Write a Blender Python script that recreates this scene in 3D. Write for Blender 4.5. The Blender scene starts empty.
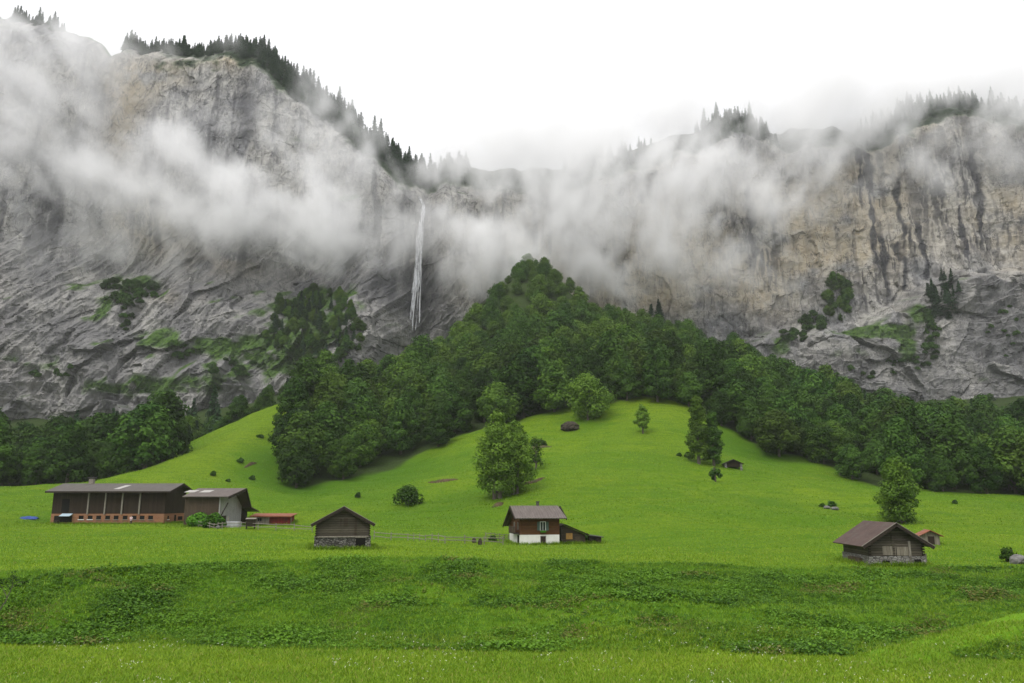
import bpy, math, random
import numpy as np
from mathutils import Vector, Matrix

rng = np.random.default_rng(11)
random.seed(11)
SC = bpy.context.scene
COL = SC.collection
D = bpy.data

# ------------------------------------------------------------------ camera
CAM_Z = 10.0
LENS = 28.0
FPX = LENS / 36.0 * 1024.0
PITCH = math.atan((500 - 341.5) / FPX)
CP, SP = math.cos(PITCH), math.sin(PITCH)
cam_data = D.cameras.new("camera")
cam_data.lens = LENS
cam_data.sensor_width = 36.0
cam_data.clip_end = 6000.0
cam = D.objects.new("camera", cam_data)
COL.objects.link(cam)
cam.location = (0, 0, CAM_Z)
cam.rotation_euler = (math.pi / 2 + PITCH, 0, 0)
SC.camera = cam


def at(px, py, Y):
    """A point of the valley seen at this pixel, Y metres ahead of the camera."""
    dx, dy = (px - 512) / FPX, (341.5 - py) / FPX
    t = Y / (CP - dy * SP)
    return dx * t, Y, CAM_Z + (SP + dy * CP) * t


# ------------------------------------------------------------------ helpers
def tag(o, label=None, cat=None, group=None, kind=None):
    if label: o["label"] = label
    if cat: o["category"] = cat
    if group: o["group"] = group
    if kind: o["kind"] = kind
    return o


def link(o, parent=None):
    COL.objects.link(o)
    if parent is not None:
        o.parent = parent
    return o


def empty(name, loc, rz=0.0, scale=1.0):
    o = D.objects.new(name, None)
    o.empty_display_size = 0.3
    o.location = loc
    o.rotation_euler = (0, 0, rz)
    o.scale = (scale,) * 3
    return link(o)


def np_mesh(name, verts, faces, mats=(), smooth=False, mat_idx=None, attrs=None, nper=4):
    """A mesh from numpy arrays; faces is (n,3) or (n,4)."""
    me = D.meshes.new(name)
    verts = np.asarray(verts, dtype=np.float32)
    faces = np.asarray(faces, dtype=np.int32)
    n, k = faces.shape
    me.vertices.add(len(verts))
    me.vertices.foreach_set("co", verts.ravel())
    me.loops.add(n * k)
    me.loops.foreach_set("vertex_index", faces.ravel())
    me.polygons.add(n)
    me.polygons.foreach_set("loop_start", np.arange(0, n * k, k, dtype=np.int32))
    me.polygons.foreach_set("loop_total", np.full(n, k, dtype=np.int32))
    for m in mats:
        me.materials.append(m)
    if mat_idx is not None:
        me.polygons.foreach_set("material_index", np.asarray(mat_idx, dtype=np.int32))
    me.update(calc_edges=True)
    me.polygons.foreach_set("use_smooth", np.full(n, bool(smooth)))
    for an, av in (attrs or {}).items():
        a = me.attributes.new(an, "FLOAT", "POINT")
        a.data.foreach_set("value", np.asarray(av, dtype=np.float32).ravel())
    me.validate()
    return me


def grid_faces(nu, nv):
    """nu columns fastest, nv rows."""
    i = np.arange(nu - 1)[None, :] + nu * np.arange(nv - 1)[:, None]
    return np.stack([i, i + 1, i + nu + 1, i + nu], -1).reshape(-1, 4)


def sstep(a, b, x):
    t = np.clip((x - a) / (b - a), 0, 1)
    return t * t * (3 - 2 * t)


def _hash(ix, iy, iz, seed):
    h = (ix * 374761393 + iy * 668265263 + iz * 2147483647 * 3 + seed * 974634777) & 0xFFFFFFFF
    h = ((h ^ (h >> 13)) * 1274126177) & 0xFFFFFFFF
    h = ((h ^ (h >> 16)) * 2246822519) & 0xFFFFFFFF
    return ((h ^ (h >> 15)) & 0xFFFFFF) / float(0xFFFFFF)


def vnoise(x, y, z, seed=0):
    """Smooth value noise in -1..1."""
    x, y, z = np.broadcast_arrays(np.asarray(x, float), np.asarray(y, float), np.asarray(z, float))
    fx, fy, fz = np.floor(x), np.floor(y), np.floor(z)
    ix, iy, iz = fx.astype(np.int64), fy.astype(np.int64), fz.astype(np.int64)
    u, v, w = x - fx, y - fy, z - fz
    u = u * u * u * (u * (u * 6 - 15) + 10)
    v = v * v * v * (v * (v * 6 - 15) + 10)
    w = w * w * w * (w * (w * 6 - 15) + 10)
    r = 0
    for a in (0, 1):
        for b in (0, 1):
            for c in (0, 1):
                r = r + _hash(ix + a, iy + b, iz + c, seed) * (u if a else 1 - u) * (v if b else 1 - v) * (w if c else 1 - w)
    return r * 2 - 1


def fbm(x, y, z, oct=4, seed=0, gain=0.5, ridged=False):
    s, amp, tot = 0, 1.0, 0
    for k in range(oct):
        n = vnoise(x + 17.3 * k, y - 9.1 * k, z + 3.7 * k, seed + k)
        if ridged:
            n = 1 - 2 * np.abs(n)
        s = s + amp * n
        tot += amp
        amp *= gain
        x, y, z = x * 2.03, y * 2.03, z * 2.03
    return s / tot


# ------------------------------------------------------------------ material tools
class NT:
    """Small writer for node trees."""
    def __init__(s, tree):
        s.t = tree
    def n(s, kind, **kw):
        nd = s.t.nodes.new(kind)
        for k, v in kw.items():
            if k == "i":
                for key, val in v.items():
                    s.put(nd.inputs[key], val)
            else:
                setattr(nd, k, v)
        return nd
    def put(s, sock, val):
        if isinstance(val, bpy.types.NodeSocket):
            s.t.links.new(val, sock)
        elif isinstance(val, bpy.types.Node):
            s.t.links.new(val.outputs[0], sock)
        else:
            sock.default_value = val
    def math(s, op, a, b=None, c=None, clamp=False):
        nd = s.t.nodes.new("ShaderNodeMath")
        nd.operation = op
        nd.use_clamp = clamp
        s.put(nd.inputs[0], a)
        if b is not None: s.put(nd.inputs[1], b)
        if c is not None: s.put(nd.inputs[2], c)
        return nd.outputs[0]
    def mix(s, f, a, b, mode="MIX"):
        nd = s.t.nodes.new("ShaderNodeMix")
        nd.data_type = "RGBA"
        nd.blend_type = mode
        s.put(nd.inputs[0], f)
        s.put(nd.inputs[6], a if not isinstance(a, tuple) else (*a, 1)[:4])
        s.put(nd.inputs[7], b if not isinstance(b, tuple) else (*b, 1)[:4])
        return nd.outputs[2]
    def rng(s, v, a, b, c=0.0, d=1.0, smooth=False):
        nd = s.t.nodes.new("ShaderNodeMapRange")
        nd.interpolation_type = "SMOOTHSTEP" if smooth else "LINEAR"
        for k, x in enumerate((v, a, b, c, d)):
            s.put(nd.inputs[k], x)
        return nd.outputs[0]
    def noise(s, vec, scale, detail=4, rough=0.55, dist=0.0):
        nd = s.t.nodes.new("ShaderNodeTexNoise")
        if vec is not None: s.put(nd.inputs["Vector"], vec)
        nd.inputs["Scale"].default_value = scale
        nd.inputs["Detail"].default_value = detail
        nd.inputs["Roughness"].default_value = rough
        nd.inputs["Distortion"].default_value = dist
        return nd.outputs[0]
    def scale(s, vec, xyz, rot=(0, 0, 0)):
        nd = s.t.nodes.new("ShaderNodeMapping")
        s.put(nd.inputs["Vector"], vec)
        nd.inputs["Scale"].default_value = xyz
        nd.inputs["Rotation"].default_value = rot
        return nd.outputs[0]
    def attr(s, name):
        nd = s.t.nodes.new("ShaderNodeAttribute")
        nd.attribute_name = name
        return nd.outputs["Fac"]


def new_mat(name, rough=0.9, spec=0.2):
    m = D.materials.new(name)
    m.use_nodes = True
    t = m.node_tree
    t.nodes.clear()
    w = NT(t)
    b = w.n("ShaderNodeBsdfPrincipled")
    b.inputs["Roughness"].default_value = rough
    b.inputs["Specular IOR Level"].default_value = spec
    o = w.n("ShaderNodeOutputMaterial")
    t.links.new(b.outputs[0], o.inputs["Surface"])
    return m, w, b, o


def bump(w, b, h, dist, strength=1.0):
    nd = w.n("ShaderNodeBump", i={"Height": h, "Distance": dist, "Strength": strength})
    w.put(b.inputs["Normal"], nd.outputs[0])


# ------------------------------------------------------------------ sky and light (overcast)
SUN_EL, SUN_AZ = math.radians(52), math.radians(215)      # behind and left of the camera
world = D.worlds.new("World")
SC.world = world
world.use_nodes = True
wt = NT(world.node_tree)
world.node_tree.nodes.clear()
sky = wt.n("ShaderNodeTexSky", sky_type="NISHITA", sun_disc=False, sun_elevation=SUN_EL, sun_rotation=SUN_AZ)
tc = wt.n("ShaderNodeTexCoord")
sep = wt.n("ShaderNodeSeparateXYZ", i={0: tc.outputs["Generated"]})
up = wt.math("MAXIMUM", sep.outputs[2], 0.0)
lum = wt.math("MULTIPLY_ADD", up, 6.8, 4.9)               # overcast: the zenith is brighter than the horizon
cl = wt.noise(wt.scale(tc.outputs["Generated"], (1, 1, 2.2)), 2.2, 5, 0.5, 0.4)
lum = wt.math("MULTIPLY", lum, wt.rng(cl, 0.3, 0.7, 0.95, 1.05))
cloudcol = wt.n("ShaderNodeCombineColor", i={0: wt.math("MULTIPLY", lum, 0.985), 1: wt.math("MULTIPLY", lum, 0.98), 2: lum})
skymix = wt.mix(0.94, sky.outputs[0], cloudcol.outputs[0])
bg = wt.n("ShaderNodeBackground", i={"Color": skymix, "Strength": 0.1})
wo = wt.n("ShaderNodeOutputWorld", i={"Surface": bg.outputs[0]})
sun_d = D.lights.new("sun", "SUN")
sun_d.energy = 1.2
sun_d.angle = math.radians(26)
sun_d.color = (1.0, 0.96, 0.9)
sun = link(D.objects.new("sun", sun_d))
sun.rotation_euler = (math.pi / 2 - SUN_EL, 0, math.pi - SUN_AZ)
sdir = Vector((math.sin(SUN_AZ) * math.cos(SUN_EL), math.cos(SUN_AZ) * math.cos(SUN_EL), math.sin(SUN_EL)))
sun.rotation_euler = sdir.to_track_quat("Z", "Y").to_euler()
vs = SC.view_settings
vs.view_transform = "Standard"
vs.look = "None"
vs.exposure = 0.66
vs.gamma = 1.0
vs.use_curve_mapping = False
SC.render.engine = "CYCLES"
SC.cycles.use_denoising = True
SC.cycles.max_bounces = 8
SC.cycles.diffuse_bounces = 3
SC.cycles.glossy_bounces = 2
SC.cycles.transmission_bounces = 4
SC.cycles.transparent_max_bounces = 12
SC.cycles.volume_bounces = 6
SC.cycles.volume_step_rate = 2.5
SC.cycles.volume_max_steps = 256
SC.cycles.use_adaptive_sampling = True
SC.cycles.adaptive_threshold = 0.01


def worley(x, z, seed=0, jit=0.9):
    """Cell facets: nearest-cell id hash pair, offset to its centre, and distance to the second nearest minus nearest."""
    fx, fz = np.floor(x), np.floor(z)
    b1 = np.full(x.shape, 9.0); b2 = np.full(x.shape, 9.0)
    h1 = np.zeros(x.shape); h2 = np.zeros(x.shape); h3 = np.zeros(x.shape); ox = np.zeros(x.shape); oz = np.zeros(x.shape)
    for i in (-1, 0, 1):
        for j in (-1, 0, 1):
            ix, iz = (fx + i).astype(np.int64), (fz + j).astype(np.int64)
            a = _hash(ix, iz, ix * 0 + 7, seed); c = _hash(ix, iz, ix * 0 + 13, seed)
            dx, dz = x - (fx + i + .5 + (a - .5) * jit), z - (fz + j + .5 + (c - .5) * jit)
            d = np.sqrt(dx * dx + dz * dz)
            new = d < b1
            b2 = np.where(new, b1, np.minimum(b2, d))
            b1 = np.where(new, d, b1)
            h1 = np.where(new, _hash(ix, iz, ix * 0 + 23, seed), h1)
            h2 = np.where(new, _hash(ix, iz, ix * 0 + 31, seed), h2)
            h3 = np.where(new, _hash(ix, iz, ix * 0 + 41, seed), h3)
            ox = np.where(new, dx, ox); oz = np.where(new, dz, oz)
    return h1, h2, h3, ox, oz, b2 - b1


def facets(x, z, cell, amp, seed=0, tilt=1.0):
    """Broken-rock relief: every cell a tilted plane at its own depth."""
    wx = x + .35 * cell * vnoise(x / cell * 1.3, z / cell * 1.3, 0, seed + 5)
    wz = z + .35 * cell * vnoise(x / cell * 1.3, z / cell * 1.3, 4, seed + 6)
    h1, h2, h3, ox, oz, e = worley(wx / cell, wz / cell, seed)
    return amp * ((h1 - .5) * 1.2 + tilt * ((h2 - .5) * ox + (h3 - .35) * oz) * 1.6)
# ------------------------------------------------------------------ terrain heights
_P = [at(*p) for p in [
    # left meadow, left wood, valley behind the ridge
    (0, 487, 250), (60, 486, 250), (140, 482, 262), (0, 478, 300), (130, 464, 330), (200, 450, 350), (270, 425, 380),
    (0, 425, 470), (150, 418, 480), (300, 392, 495),
    (0, 512, 190), (100, 500, 205),
    # ridge of the left flank and its face
    (176, 471, 228), (205, 455, 245), (240, 436, 265), (275, 417, 285), (305, 400, 300),
    (230, 470, 240), (255, 455, 258), (250, 488, 222), (200, 488, 215), (280, 470, 250),
    # trough left of the centre, forest edge
    (270, 500, 212), (300, 494, 232), (340, 487, 240), (400, 472, 252), (440, 450, 265), (400, 497, 205), (470, 438, 270),
    (340, 512, 185), (450, 480, 215), (470, 505, 185),
    # centre of the fan
    (520, 426, 272), (560, 416, 274), (590, 419, 268), (640, 402, 275), (690, 413, 268), (600, 440, 240), (620, 470, 205),
    (560, 470, 205), (520, 490, 190), (650, 500, 175), (560, 515, 160), (680, 450, 232), (640, 430, 250),
    # right slope
    (730, 442, 258), (770, 461, 248), (830, 474, 238), (880, 489, 226), (940, 495, 218), (1024, 498, 216),
    (740, 470, 222), (760, 500, 185), (850, 512, 175), (820, 490, 200), (930, 515, 170), (1024, 520, 165), (720, 530, 140), (900, 532, 130), (1024, 540, 130),
    # upper fan under the wood
    (520, 278, 482), (545, 268, 515), (480, 324, 450), (420, 368, 415), (360, 393, 370), (315, 404, 320),
    (580, 318, 458), (640, 340, 435), (700, 355, 418), (760, 385, 405), (830, 415, 390), (900, 437, 350), (1024, 455, 330),
    (520, 345, 400), (450, 390, 345), (600, 360, 370), (700, 392, 330), (800, 425, 315), (900, 455, 285), (1024, 472, 270), (380, 430, 305),
    (1024, 432, 440), (900, 425, 440), (780, 385, 450),
    (600, 338, 520), (640, 352, 520), (720, 375, 520), (800, 400, 500), (450, 362, 510), (400, 385, 500), (470, 335, 530), (560, 306, 545), (520, 270, 550),
]]
_P += [(-95, 155, 5.1), (-106, 165, 5.3), (-82, 150, 5.0), (-92, 138, 4.9), (-76, 158, 5.1), (-115, 178, 6.0), (-90, 168, 5.2), (-70, 165, 5.2), (-55, 150, 5.0), (-110, 140, 5.0), (-60, 120, 4.8), (-20, 95, 4.45), (-10, 120, 3.9), (5, 122, 3.45), (15, 122, 3.4),
       (42, 88, 3.25), (25, 100, 3.4), (70, 95, 3.5), (-100, 90, 4.2), (-50, 80, 4.1), (0, 78, 4.2), (40, 78, 3.1), (90, 80, 3.2), (-140, 120, 5), (140, 110, 4.5),
       (-230, 200, 9), (-260, 330, 30), (-380, 480, 75), (300, 200, 12), (380, 330, 45), (420, 450, 80)]
_P = np.array(_P)


def _tps(r2):
    return np.where(r2 > 0, 0.5 * r2 * np.log(np.maximum(r2, 1e-12)), 0)


_S = 100.0
_xy = _P[:, :2] / _S
_n = len(_P)
_K = _tps(((_xy[:, None] - _xy[None]) ** 2).sum(-1)) + np.eye(_n) * 0.004
_A = np.zeros((_n + 3, _n + 3))
_A[:_n, :_n] = _K
_A[:_n, _n] = 1
_A[:_n, _n + 1:] = _xy
_A[_n, :_n] = 1
_A[_n + 1:, :_n] = _xy.T
_w = np.linalg.solve(_A, np.concatenate([_P[:, 2], np.zeros(3)]))


def _rbf(x, y):
    x, y = np.asarray(x, float) / _S, np.asarray(y, float) / _S
    out = _w[_n] + _w[_n + 1] * x + _w[_n + 2] * y
    for k in range(_n):
        out = out + _w[k] * _tps((x - _xy[k, 0]) ** 2 + (y - _xy[k, 1]) ** 2)
    return out


def lip(x):
    return np.interp(x, [-80, -45, -15, 5, 30, 60, 120], [68, 71, 80, 81, 82, 84, 86]) + 1.2 * vnoise(x / 9, 0, 0, 5)


def foot(x):
    return np.interp(x, [-80, -40, 0, 20, 45, 120], [59.5, 60, 56.5, 54, 53.5, 53]) + 0.8 * vnoise(x / 8, 3, 0, 6)


def ramp_t(x, y):
    """Distance from the grassy track that climbs the bank at the right."""
    ax, ay, bx, by = 23.0, 53.6, 38.6, 62.0
    dx, dy = bx - ax, by - ay
    L = math.hypot(dx, dy)
    t = ((x - ax) * dx + (y - ay) * dy) / L / L
    d = ((x - ax) * -dy + (y - ay) * dx) / L
    return t, d


PADS = [(-99, -67, 154, 178, 5.2, 12), (-63, -51, 148, 172, 5.0, 6), (-54, -42, 155, 166, 4.85, 4), (0, 14, 119, 134, 3.45, 8)]


def height(x, y, detail=True):
    x, y = np.asarray(x, float), np.asarray(y, float)
    lp, ft = lip(x), foot(x)
    zt = np.clip(_rbf(x, np.maximum(y, lp)), 0.5, 200)
    s = np.clip((y - ft) / (lp - ft), 0, 1)
    prof = 0.75 * s + 0.25 * sstep(0, 1, s)
    prof = np.where(s >= 1, 1, prof)
    z = zt * prof
    # the track: flatten a shelf across the bank
    t, d = ramp_t(x, y)
    shelf = np.interp(t, [-0.2, 0, 1, 2.2], [0, 0.1, 1.5, 3.0])
    m = (1 - sstep(1.1, 2.4, np.abs(d))) * sstep(-0.1, 0.05, t)
    z = z * (1 - m) + shelf * m
    # the rise the camera stands on
    z = np.maximum(z, 8.4 - 0.62 * np.maximum(y - 2, 0))
    if detail:
        hill = sstep(100, 150, y)
        z = z + hill * (1.1 * vnoise(x / 24, y / 18, 0, 21) + 0.45 * vnoise(x / 9, y / 5, 0, 22) + 0.22 * vnoise(x / 4.5, y / 1.9, 0, 23))
        z = z + (1 - hill) * (0.10 * vnoise(x / 9, y / 6, 0, 24) + 0.05 * vnoise(x / 2.2, y / 1.6, 0, 25))
        bank = sstep(0.02, 0.12, s) * (1 - sstep(0.93, 1.0, s)) * (1 - m)
        z = z + bank * (0.22 * vnoise(x / 2.6, y / 1.7, 0, 26) + 0.12 * vnoise(x / 1.1, y / .8, 0, 27) + 0.35 * vnoise(x / 9, y / 5, 0, 28))
    # level ground under the farm
    for (x0, x1, y0, y1, zp, r) in PADS:
        dd = np.maximum(np.maximum(x0 - x, x - x1), np.maximum(y0 - y, y - y1))
        k = 1 - sstep(0, r, dd)
        z = z * (1 - k) + zp * k
    return z


def gz(x, y):
    return float(height(np.array([x]), np.array([y]))[0])


def on_ground(px, py, y0=45.0, y1=560.0):
    """Where the sight line through this pixel meets the ground."""
    ys = np.arange(y0, y1, 0.5)
    dx, dy = (px - 512) / FPX, (341.5 - py) / FPX
    t = ys / (CP - dy * SP)
    zz = CAM_Z + (SP + dy * CP) * t
    hh = height(dx * t, ys)
    hit = np.nonzero(hh >= zz)[0]
    k = hit[0] if len(hit) else len(ys) - 1
    return float(dx * t[k]), float(ys[k]), float(hh[k])


# ------------------------------------------------------------------ ground sheet
NU, NV = 620, 700
tt = np.linspace(-1, 1, NU)
tt = np.sign(tt) * (0.75 * np.abs(tt) + 0.25 * np.abs(tt) ** 3) * 1.25
yy = np.concatenate([np.linspace(-12, 42, 30), np.linspace(42.4, 90, 190), 90 * (640 / 90.0) ** (np.linspace(0.004, 1, NV - 220))])
GX = tt[None, :] * (yy[:, None] + 55)
GY = np.repeat(yy[:, None], NU, 1)
GZ = height(GX, GY)
lpv, ftv = lip(GX), foot(GX)
sv = np.clip((GY - ftv) / (lpv - ftv), 0, 1)
rt, rd = ramp_t(GX, GY)
trk = (1 - sstep(1.2, 2.0, np.abs(rd + 0.3 * vnoise(GX / 3, GY / 3, 0, 31)))) * sstep(-0.15, 0.05, rt)
bankv = sstep(0.0, 0.08, sv) * (1 - sstep(0.95, 1.03, (GY - ftv) / (lpv - ftv))) * (1 - trk)

FOREST_EDGE = [(262, 478), (275, 489), (300, 494), (340, 487), (400, 472), (440, 450), (470, 437), (520, 426), (560, 416), (600, 416), (640, 402), (690, 413),
               (730, 441), (770, 461), (830, 473), (880, 488), (940, 494), (1024, 497), (1100, 500), (1200, 505)]
edge_w = np.array([on_ground(*p) for p in FOREST_EDGE[:-2]] + [(170., 214., 12.), (240., 210., 14.)])
edge_w[0] = (at(266, 470, 250)[0], 255, 0)


def wood_depth(x, y):
    """> 0 inside the wood on the slope (metres behind its front edge along the view)."""
    px = x / np.maximum(y, 1)
    ex = edge_w[:, 0] / edge_w[:, 1]
    o = np.argsort(ex)
    return y - np.interp(px, ex[o], edge_w[o, 1])


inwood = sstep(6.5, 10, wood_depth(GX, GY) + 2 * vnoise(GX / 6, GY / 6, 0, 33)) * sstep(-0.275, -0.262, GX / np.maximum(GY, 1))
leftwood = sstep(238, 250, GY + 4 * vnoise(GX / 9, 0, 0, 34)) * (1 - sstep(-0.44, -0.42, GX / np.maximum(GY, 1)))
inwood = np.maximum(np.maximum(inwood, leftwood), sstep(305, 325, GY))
# hill shading put into the colour: knolls lighter and yellower, hollows darker
_h0 = height(GX, GY, False)
_hb = sum(height(GX + a_, GY + b_, False) for a_, b_ in ((14, 0), (-14, 0), (0, 14), (0, -14), (10, 10), (-10, 10), (10, -10), (-10, -10))) / 8
convex = np.clip((_h0 - _hb) * 0.75, -1, 1) * sstep(115, 150, GY)
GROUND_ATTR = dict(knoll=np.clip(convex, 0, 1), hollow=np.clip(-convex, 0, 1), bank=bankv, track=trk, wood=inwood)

m_meadow, w, b, o = new_mat("meadow_grass", 0.9, 0.04)
geo = w.n("ShaderNodeNewGeometry")
pos = geo.outputs["Position"]
sepp = w.n("ShaderNodeSeparateXYZ", i={0: pos})
big = w.noise(pos, 0.018, 5, 0.6, 0.6)
mid = w.noise(w.scale(pos, (0.6, 1.4, 1)), 0.13, 5, 0.65, 0.5)
fine = w.noise(w.scale(pos, (1, 0.55, 1)), 1.6, 5, 0.75)
vfine = w.noise(w.scale(pos, (1, 0.5, 1.0)), 6.0, 3, 0.7)
c = w.mix(w.rng(big, 0.35, 0.65, 0, 1, True), (0.072, 0.152, 0.009), (0.136, 0.206, 0.011))
c = w.mix(w.rng(mid, 0.42, 0.70, 0, 0.9, True), c, (0.058, 0.135, 0.008))
dryn = w.noise(w.scale(pos, (0.7, 1.6, 1)), 0.06, 5, 0.7, 1.2)
c = w.mix(w.rng(dryn, 0.56, 0.74, 0, 0.65, True), c, (0.195, 0.215, 0.016))
c = w.mix(w.math('MULTIPLY', w.attr('knoll'), 0.65), c, (0.158, 0.220, 0.014))
c = w.mix(w.math('MULTIPLY', w.attr('hollow'), 0.9), c, (0.036, 0.105, 0.008))  # slope shade painted into the grass of the hollows
# contour-wise trodden lines on the slope
lines = w.noise(w.scale(pos, (0.12, 0.12, 2.4)), 0.9, 4, 0.6, 0.8)
slopeon = w.rng(sepp.outputs[1], 120, 170)
c = w.mix(w.math("MULTIPLY", w.rng(lines, 0.50, 0.64, 0, 0.6, True), slopeon), c, (0.064, 0.120, 0.012))
c = w.mix(w.rng(fine, 0.38, 0.66, 0, 0.75), c, (0.044, 0.112, 0.006))
c = w.mix(w.rng(vfine, 0.45, 0.75, 0, 0.45), c, (0.180, 0.265, 0.016))
# bank: taller weeds over darker earth
bf = w.attr("bank")
bn = w.noise(w.scale(pos, (1, 1.4, 1.4)), 0.55, 5, 0.7, 0.7)
bc = w.mix(w.rng(bn, 0.35, 0.65, 0, 1, True), (0.032, 0.088, 0.007), (0.075, 0.155, 0.009))
bn2 = w.noise(pos, 0.16, 4, 0.65, 0.8)
bc = w.mix(w.rng(bn2, 0.60, 0.74, 0, 0.7, True), bc, (0.095, 0.085, 0.028))
c = w.mix(w.math("MULTIPLY", bf, 0.85), c, bc)
c = w.mix(w.math("MULTIPLY", w.attr("track"), 0.85), c, (0.118, 0.245, 0.014))
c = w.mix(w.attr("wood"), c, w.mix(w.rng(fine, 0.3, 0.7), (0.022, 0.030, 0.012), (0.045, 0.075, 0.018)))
w.put(b.inputs["Base Color"], c)
hgt = w.math("ADD", w.math("MULTIPLY", fine, 0.8), w.math("MULTIPLY", vfine, 0.3))
bump(w, b, w.math('ADD', hgt, w.math('MULTIPLY', mid, 1.5)), 0.35, 0.7)
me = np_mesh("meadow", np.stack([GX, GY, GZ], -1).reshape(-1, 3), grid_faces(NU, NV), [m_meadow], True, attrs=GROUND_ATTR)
ground = tag(link(D.objects.new("meadow", me)), "bright green valley meadow rising into a grassy slope", kind="structure")
# ------------------------------------------------------------------ cliffs
SKY_L = [(-160, -30), (-60, -8), (0, 12), (40, 20), (90, 42), (112, 60), (130, 50), (165, 48), (200, 52), (235, 45), (272, 50), (310, 74), (350, 108), (400, 146), (440, 156), (470, 160),
         (500, 158), (530, 160), (560, 158), (600, 148), (640, 134), (700, 118), (740, 108), (800, 124), (870, 120), (950, 95), (1024, 102), (1150, 95), (1250, 90)]


def wall_y(x):
    base = np.interp(x, [-620, -420, -300, -200, -110, -85, -66, -50, -20, 60, 160, 300, 420, 620],
                     [500, 525, 548, 548, 545, 552, 572, 560, 578, 585, 588, 575, 560, 520])
    return base + 9 * vnoise(x / 70, 0, 0, 41) + 4 * vnoise(x / 24, 1, 0, 42)


_sx, _sz = [], []
for (px, py) in SKY_L:
    X = (px - 512) / FPX * 600
    for _ in range(6):
        X, _, Z = at(px, py, float(wall_y(np.array([X]))[0]) + 25)
    _sx.append(X); _sz.append(Z)
_sx, _sz = np.array(_sx), np.array(_sz)


def top_z(x):
    return np.interp(x, _sx, _sz) + 5 * vnoise(x / 22, 7, 0, 43) + 2.5 * vnoise(x / 8, 7, 0, 44)


LEDGE = [(640, 372), (700, 358), (745, 345), (790, 328), (830, 322), (870, 328), (905, 322), (932, 300), (962, 268), (1024, 262), (1150, 255)]
_lx, _lz = np.array([at(px, py, 505)[0::2] for px, py in LEDGE]).T


def cliff_y(x, z):
    tz = top_z(x)
    y = wall_y(x) + (z - 150) * 0.07
    # upper edge rolls back into the wooded plateau
    band = np.interp(x, [-420, -300, -170, -60, 60, 400], [20, 12, 34, 46, 40, 30])
    over = np.maximum(z - (tz - band), 0)
    y = y + over * 0.85
    # left: broken lower apron
    zz = z + 14 * fbm(x / 45, z / 45, 0, 3, 45)
    ap = (1 - sstep(80, 205, zz)) * (1 - sstep(-105, -60, x))
    y = y - 52 * ap
    # shelves with scrub on the left apron
    for (sx, sz0, rx, rz, dd) in [(-285, 158, 30, 12, 13), (-150, 140, 42, 22, 20), (-245, 112, 40, 9, 9), (-190, 92, 60, 9, 10), (-345, 120, 30, 10, 8)]:
        y = y + dd * np.exp(-((x - sx) / rx) ** 2) * (sstep(sz0 - rz, sz0 + rz, z) - sstep(sz0 + rz, sz0 + rz * 5, z))
    # right: buttress below a grassy ledge
    lz = np.interp(x, _lx, _lz) + 5 * vnoise(x / 15, 2, 0, 46) + 7 * fbm(x / 9, z / 9, 2, 3, 48)
    on = sstep(95, 165, x)
    back = sstep(-2, 13, z - lz)
    y = y - on * (30 - 0.08 * (z - 100)) * (1 - back) + on * 0.10 * np.maximum(z - lz, 0) * 0
    return y


def cliff_disp(x, z):
    y0 = 0
    left = (1 - sstep(-90, 20, x)) * (1 - 0.75 * sstep(170, 235, z + 12 * vnoise(x / 30, z / 30, 0, 50)))
    # slanting beds on the left, upright pillars on the right
    a = x * 0.80 - z * 0.60
    c = x * 0.60 + z * 0.80
    slab = fbm(a / 16, c / 60, 0, 4, 51, 0.55, True) * 5.5 + fbm(a / 5.0, c / 22, 1, 3, 52, 0.55, True) * 1.1
    pil = fbm(x / 17, z / 80, 0, 4, 53, 0.5, True) * 4.2 + fbm(x / 7, z / 6.5, 2, 3, 54, 0.5) * 1.6
    d = slab * left + pil * (1 - left)
    on = sstep(95, 165, x) * (1 - sstep(0, 20, z - np.interp(x, _lx, _lz)))
    blk = facets(x + .3 * z, z, 34, 9.0, 155) + facets(x - .2 * z, z, 13, 3.8, 156) + facets(x, z, 5, 0.9, 157) + fbm(x / 30, z / 24, 3, 4, 55, 0.55, True) * 4.0
    d = d + left * (facets(a, c / 2.2, 18, 3.8, 161) + facets(a, c / 1.8, 7, 1.2, 162)) + (1 - left) * (facets(x, z / 2.5, 12, 2.4, 163) + facets(x, z / 1.4, 5, 1.0, 164))
    d = d * (1 - 0.8 * on) + blk * on
    apn = (1 - sstep(90, 180, z)) * (1 - sstep(-90, 20, x))
    d = d + apn * (fbm(x / 30, z / 22, 5, 4, 56, 0.55, True) * 4.0 + facets(a, c / 1.5, 30, 10.0, 158) + facets(a, c / 1.6, 12, 3.0, 159) + facets(x, z, 4.5, 0.6, 160))
    # beds: small overhanging steps
    zb = z + 7 * vnoise(x / 40, z / 60, 0, 57) + x * 0.06
    st = zb / 13.0
    fr = st - np.floor(st)
    d = d + (fr ** 3) * 1.6 * (0.4 + 0.6 * vnoise(x / 30, np.floor(st), 0, 58))
    d = d + 0.32 * fbm(x / 3.2, z / 2.6, 0, 3, 59, 0.6, True)
    return d


CX = np.concatenate([np.arange(-640, -470, 4.0), np.arange(-470, 470, 0.85), np.arange(470, 640, 4.0)])
NR = 460
vv = np.linspace(0, 1, NR)
TZ = top_z(CX)
CZ = 25 + vv[:, None] * (TZ[None, :] - 25)
CXg = np.repeat(CX[None, :], NR, 0)
disp = cliff_disp(CXg, CZ)
fade = 1 - 0.6 * sstep(-14, 0, CZ - TZ[None, :])
CY = cliff_y(CXg, CZ) - disp * fade
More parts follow.
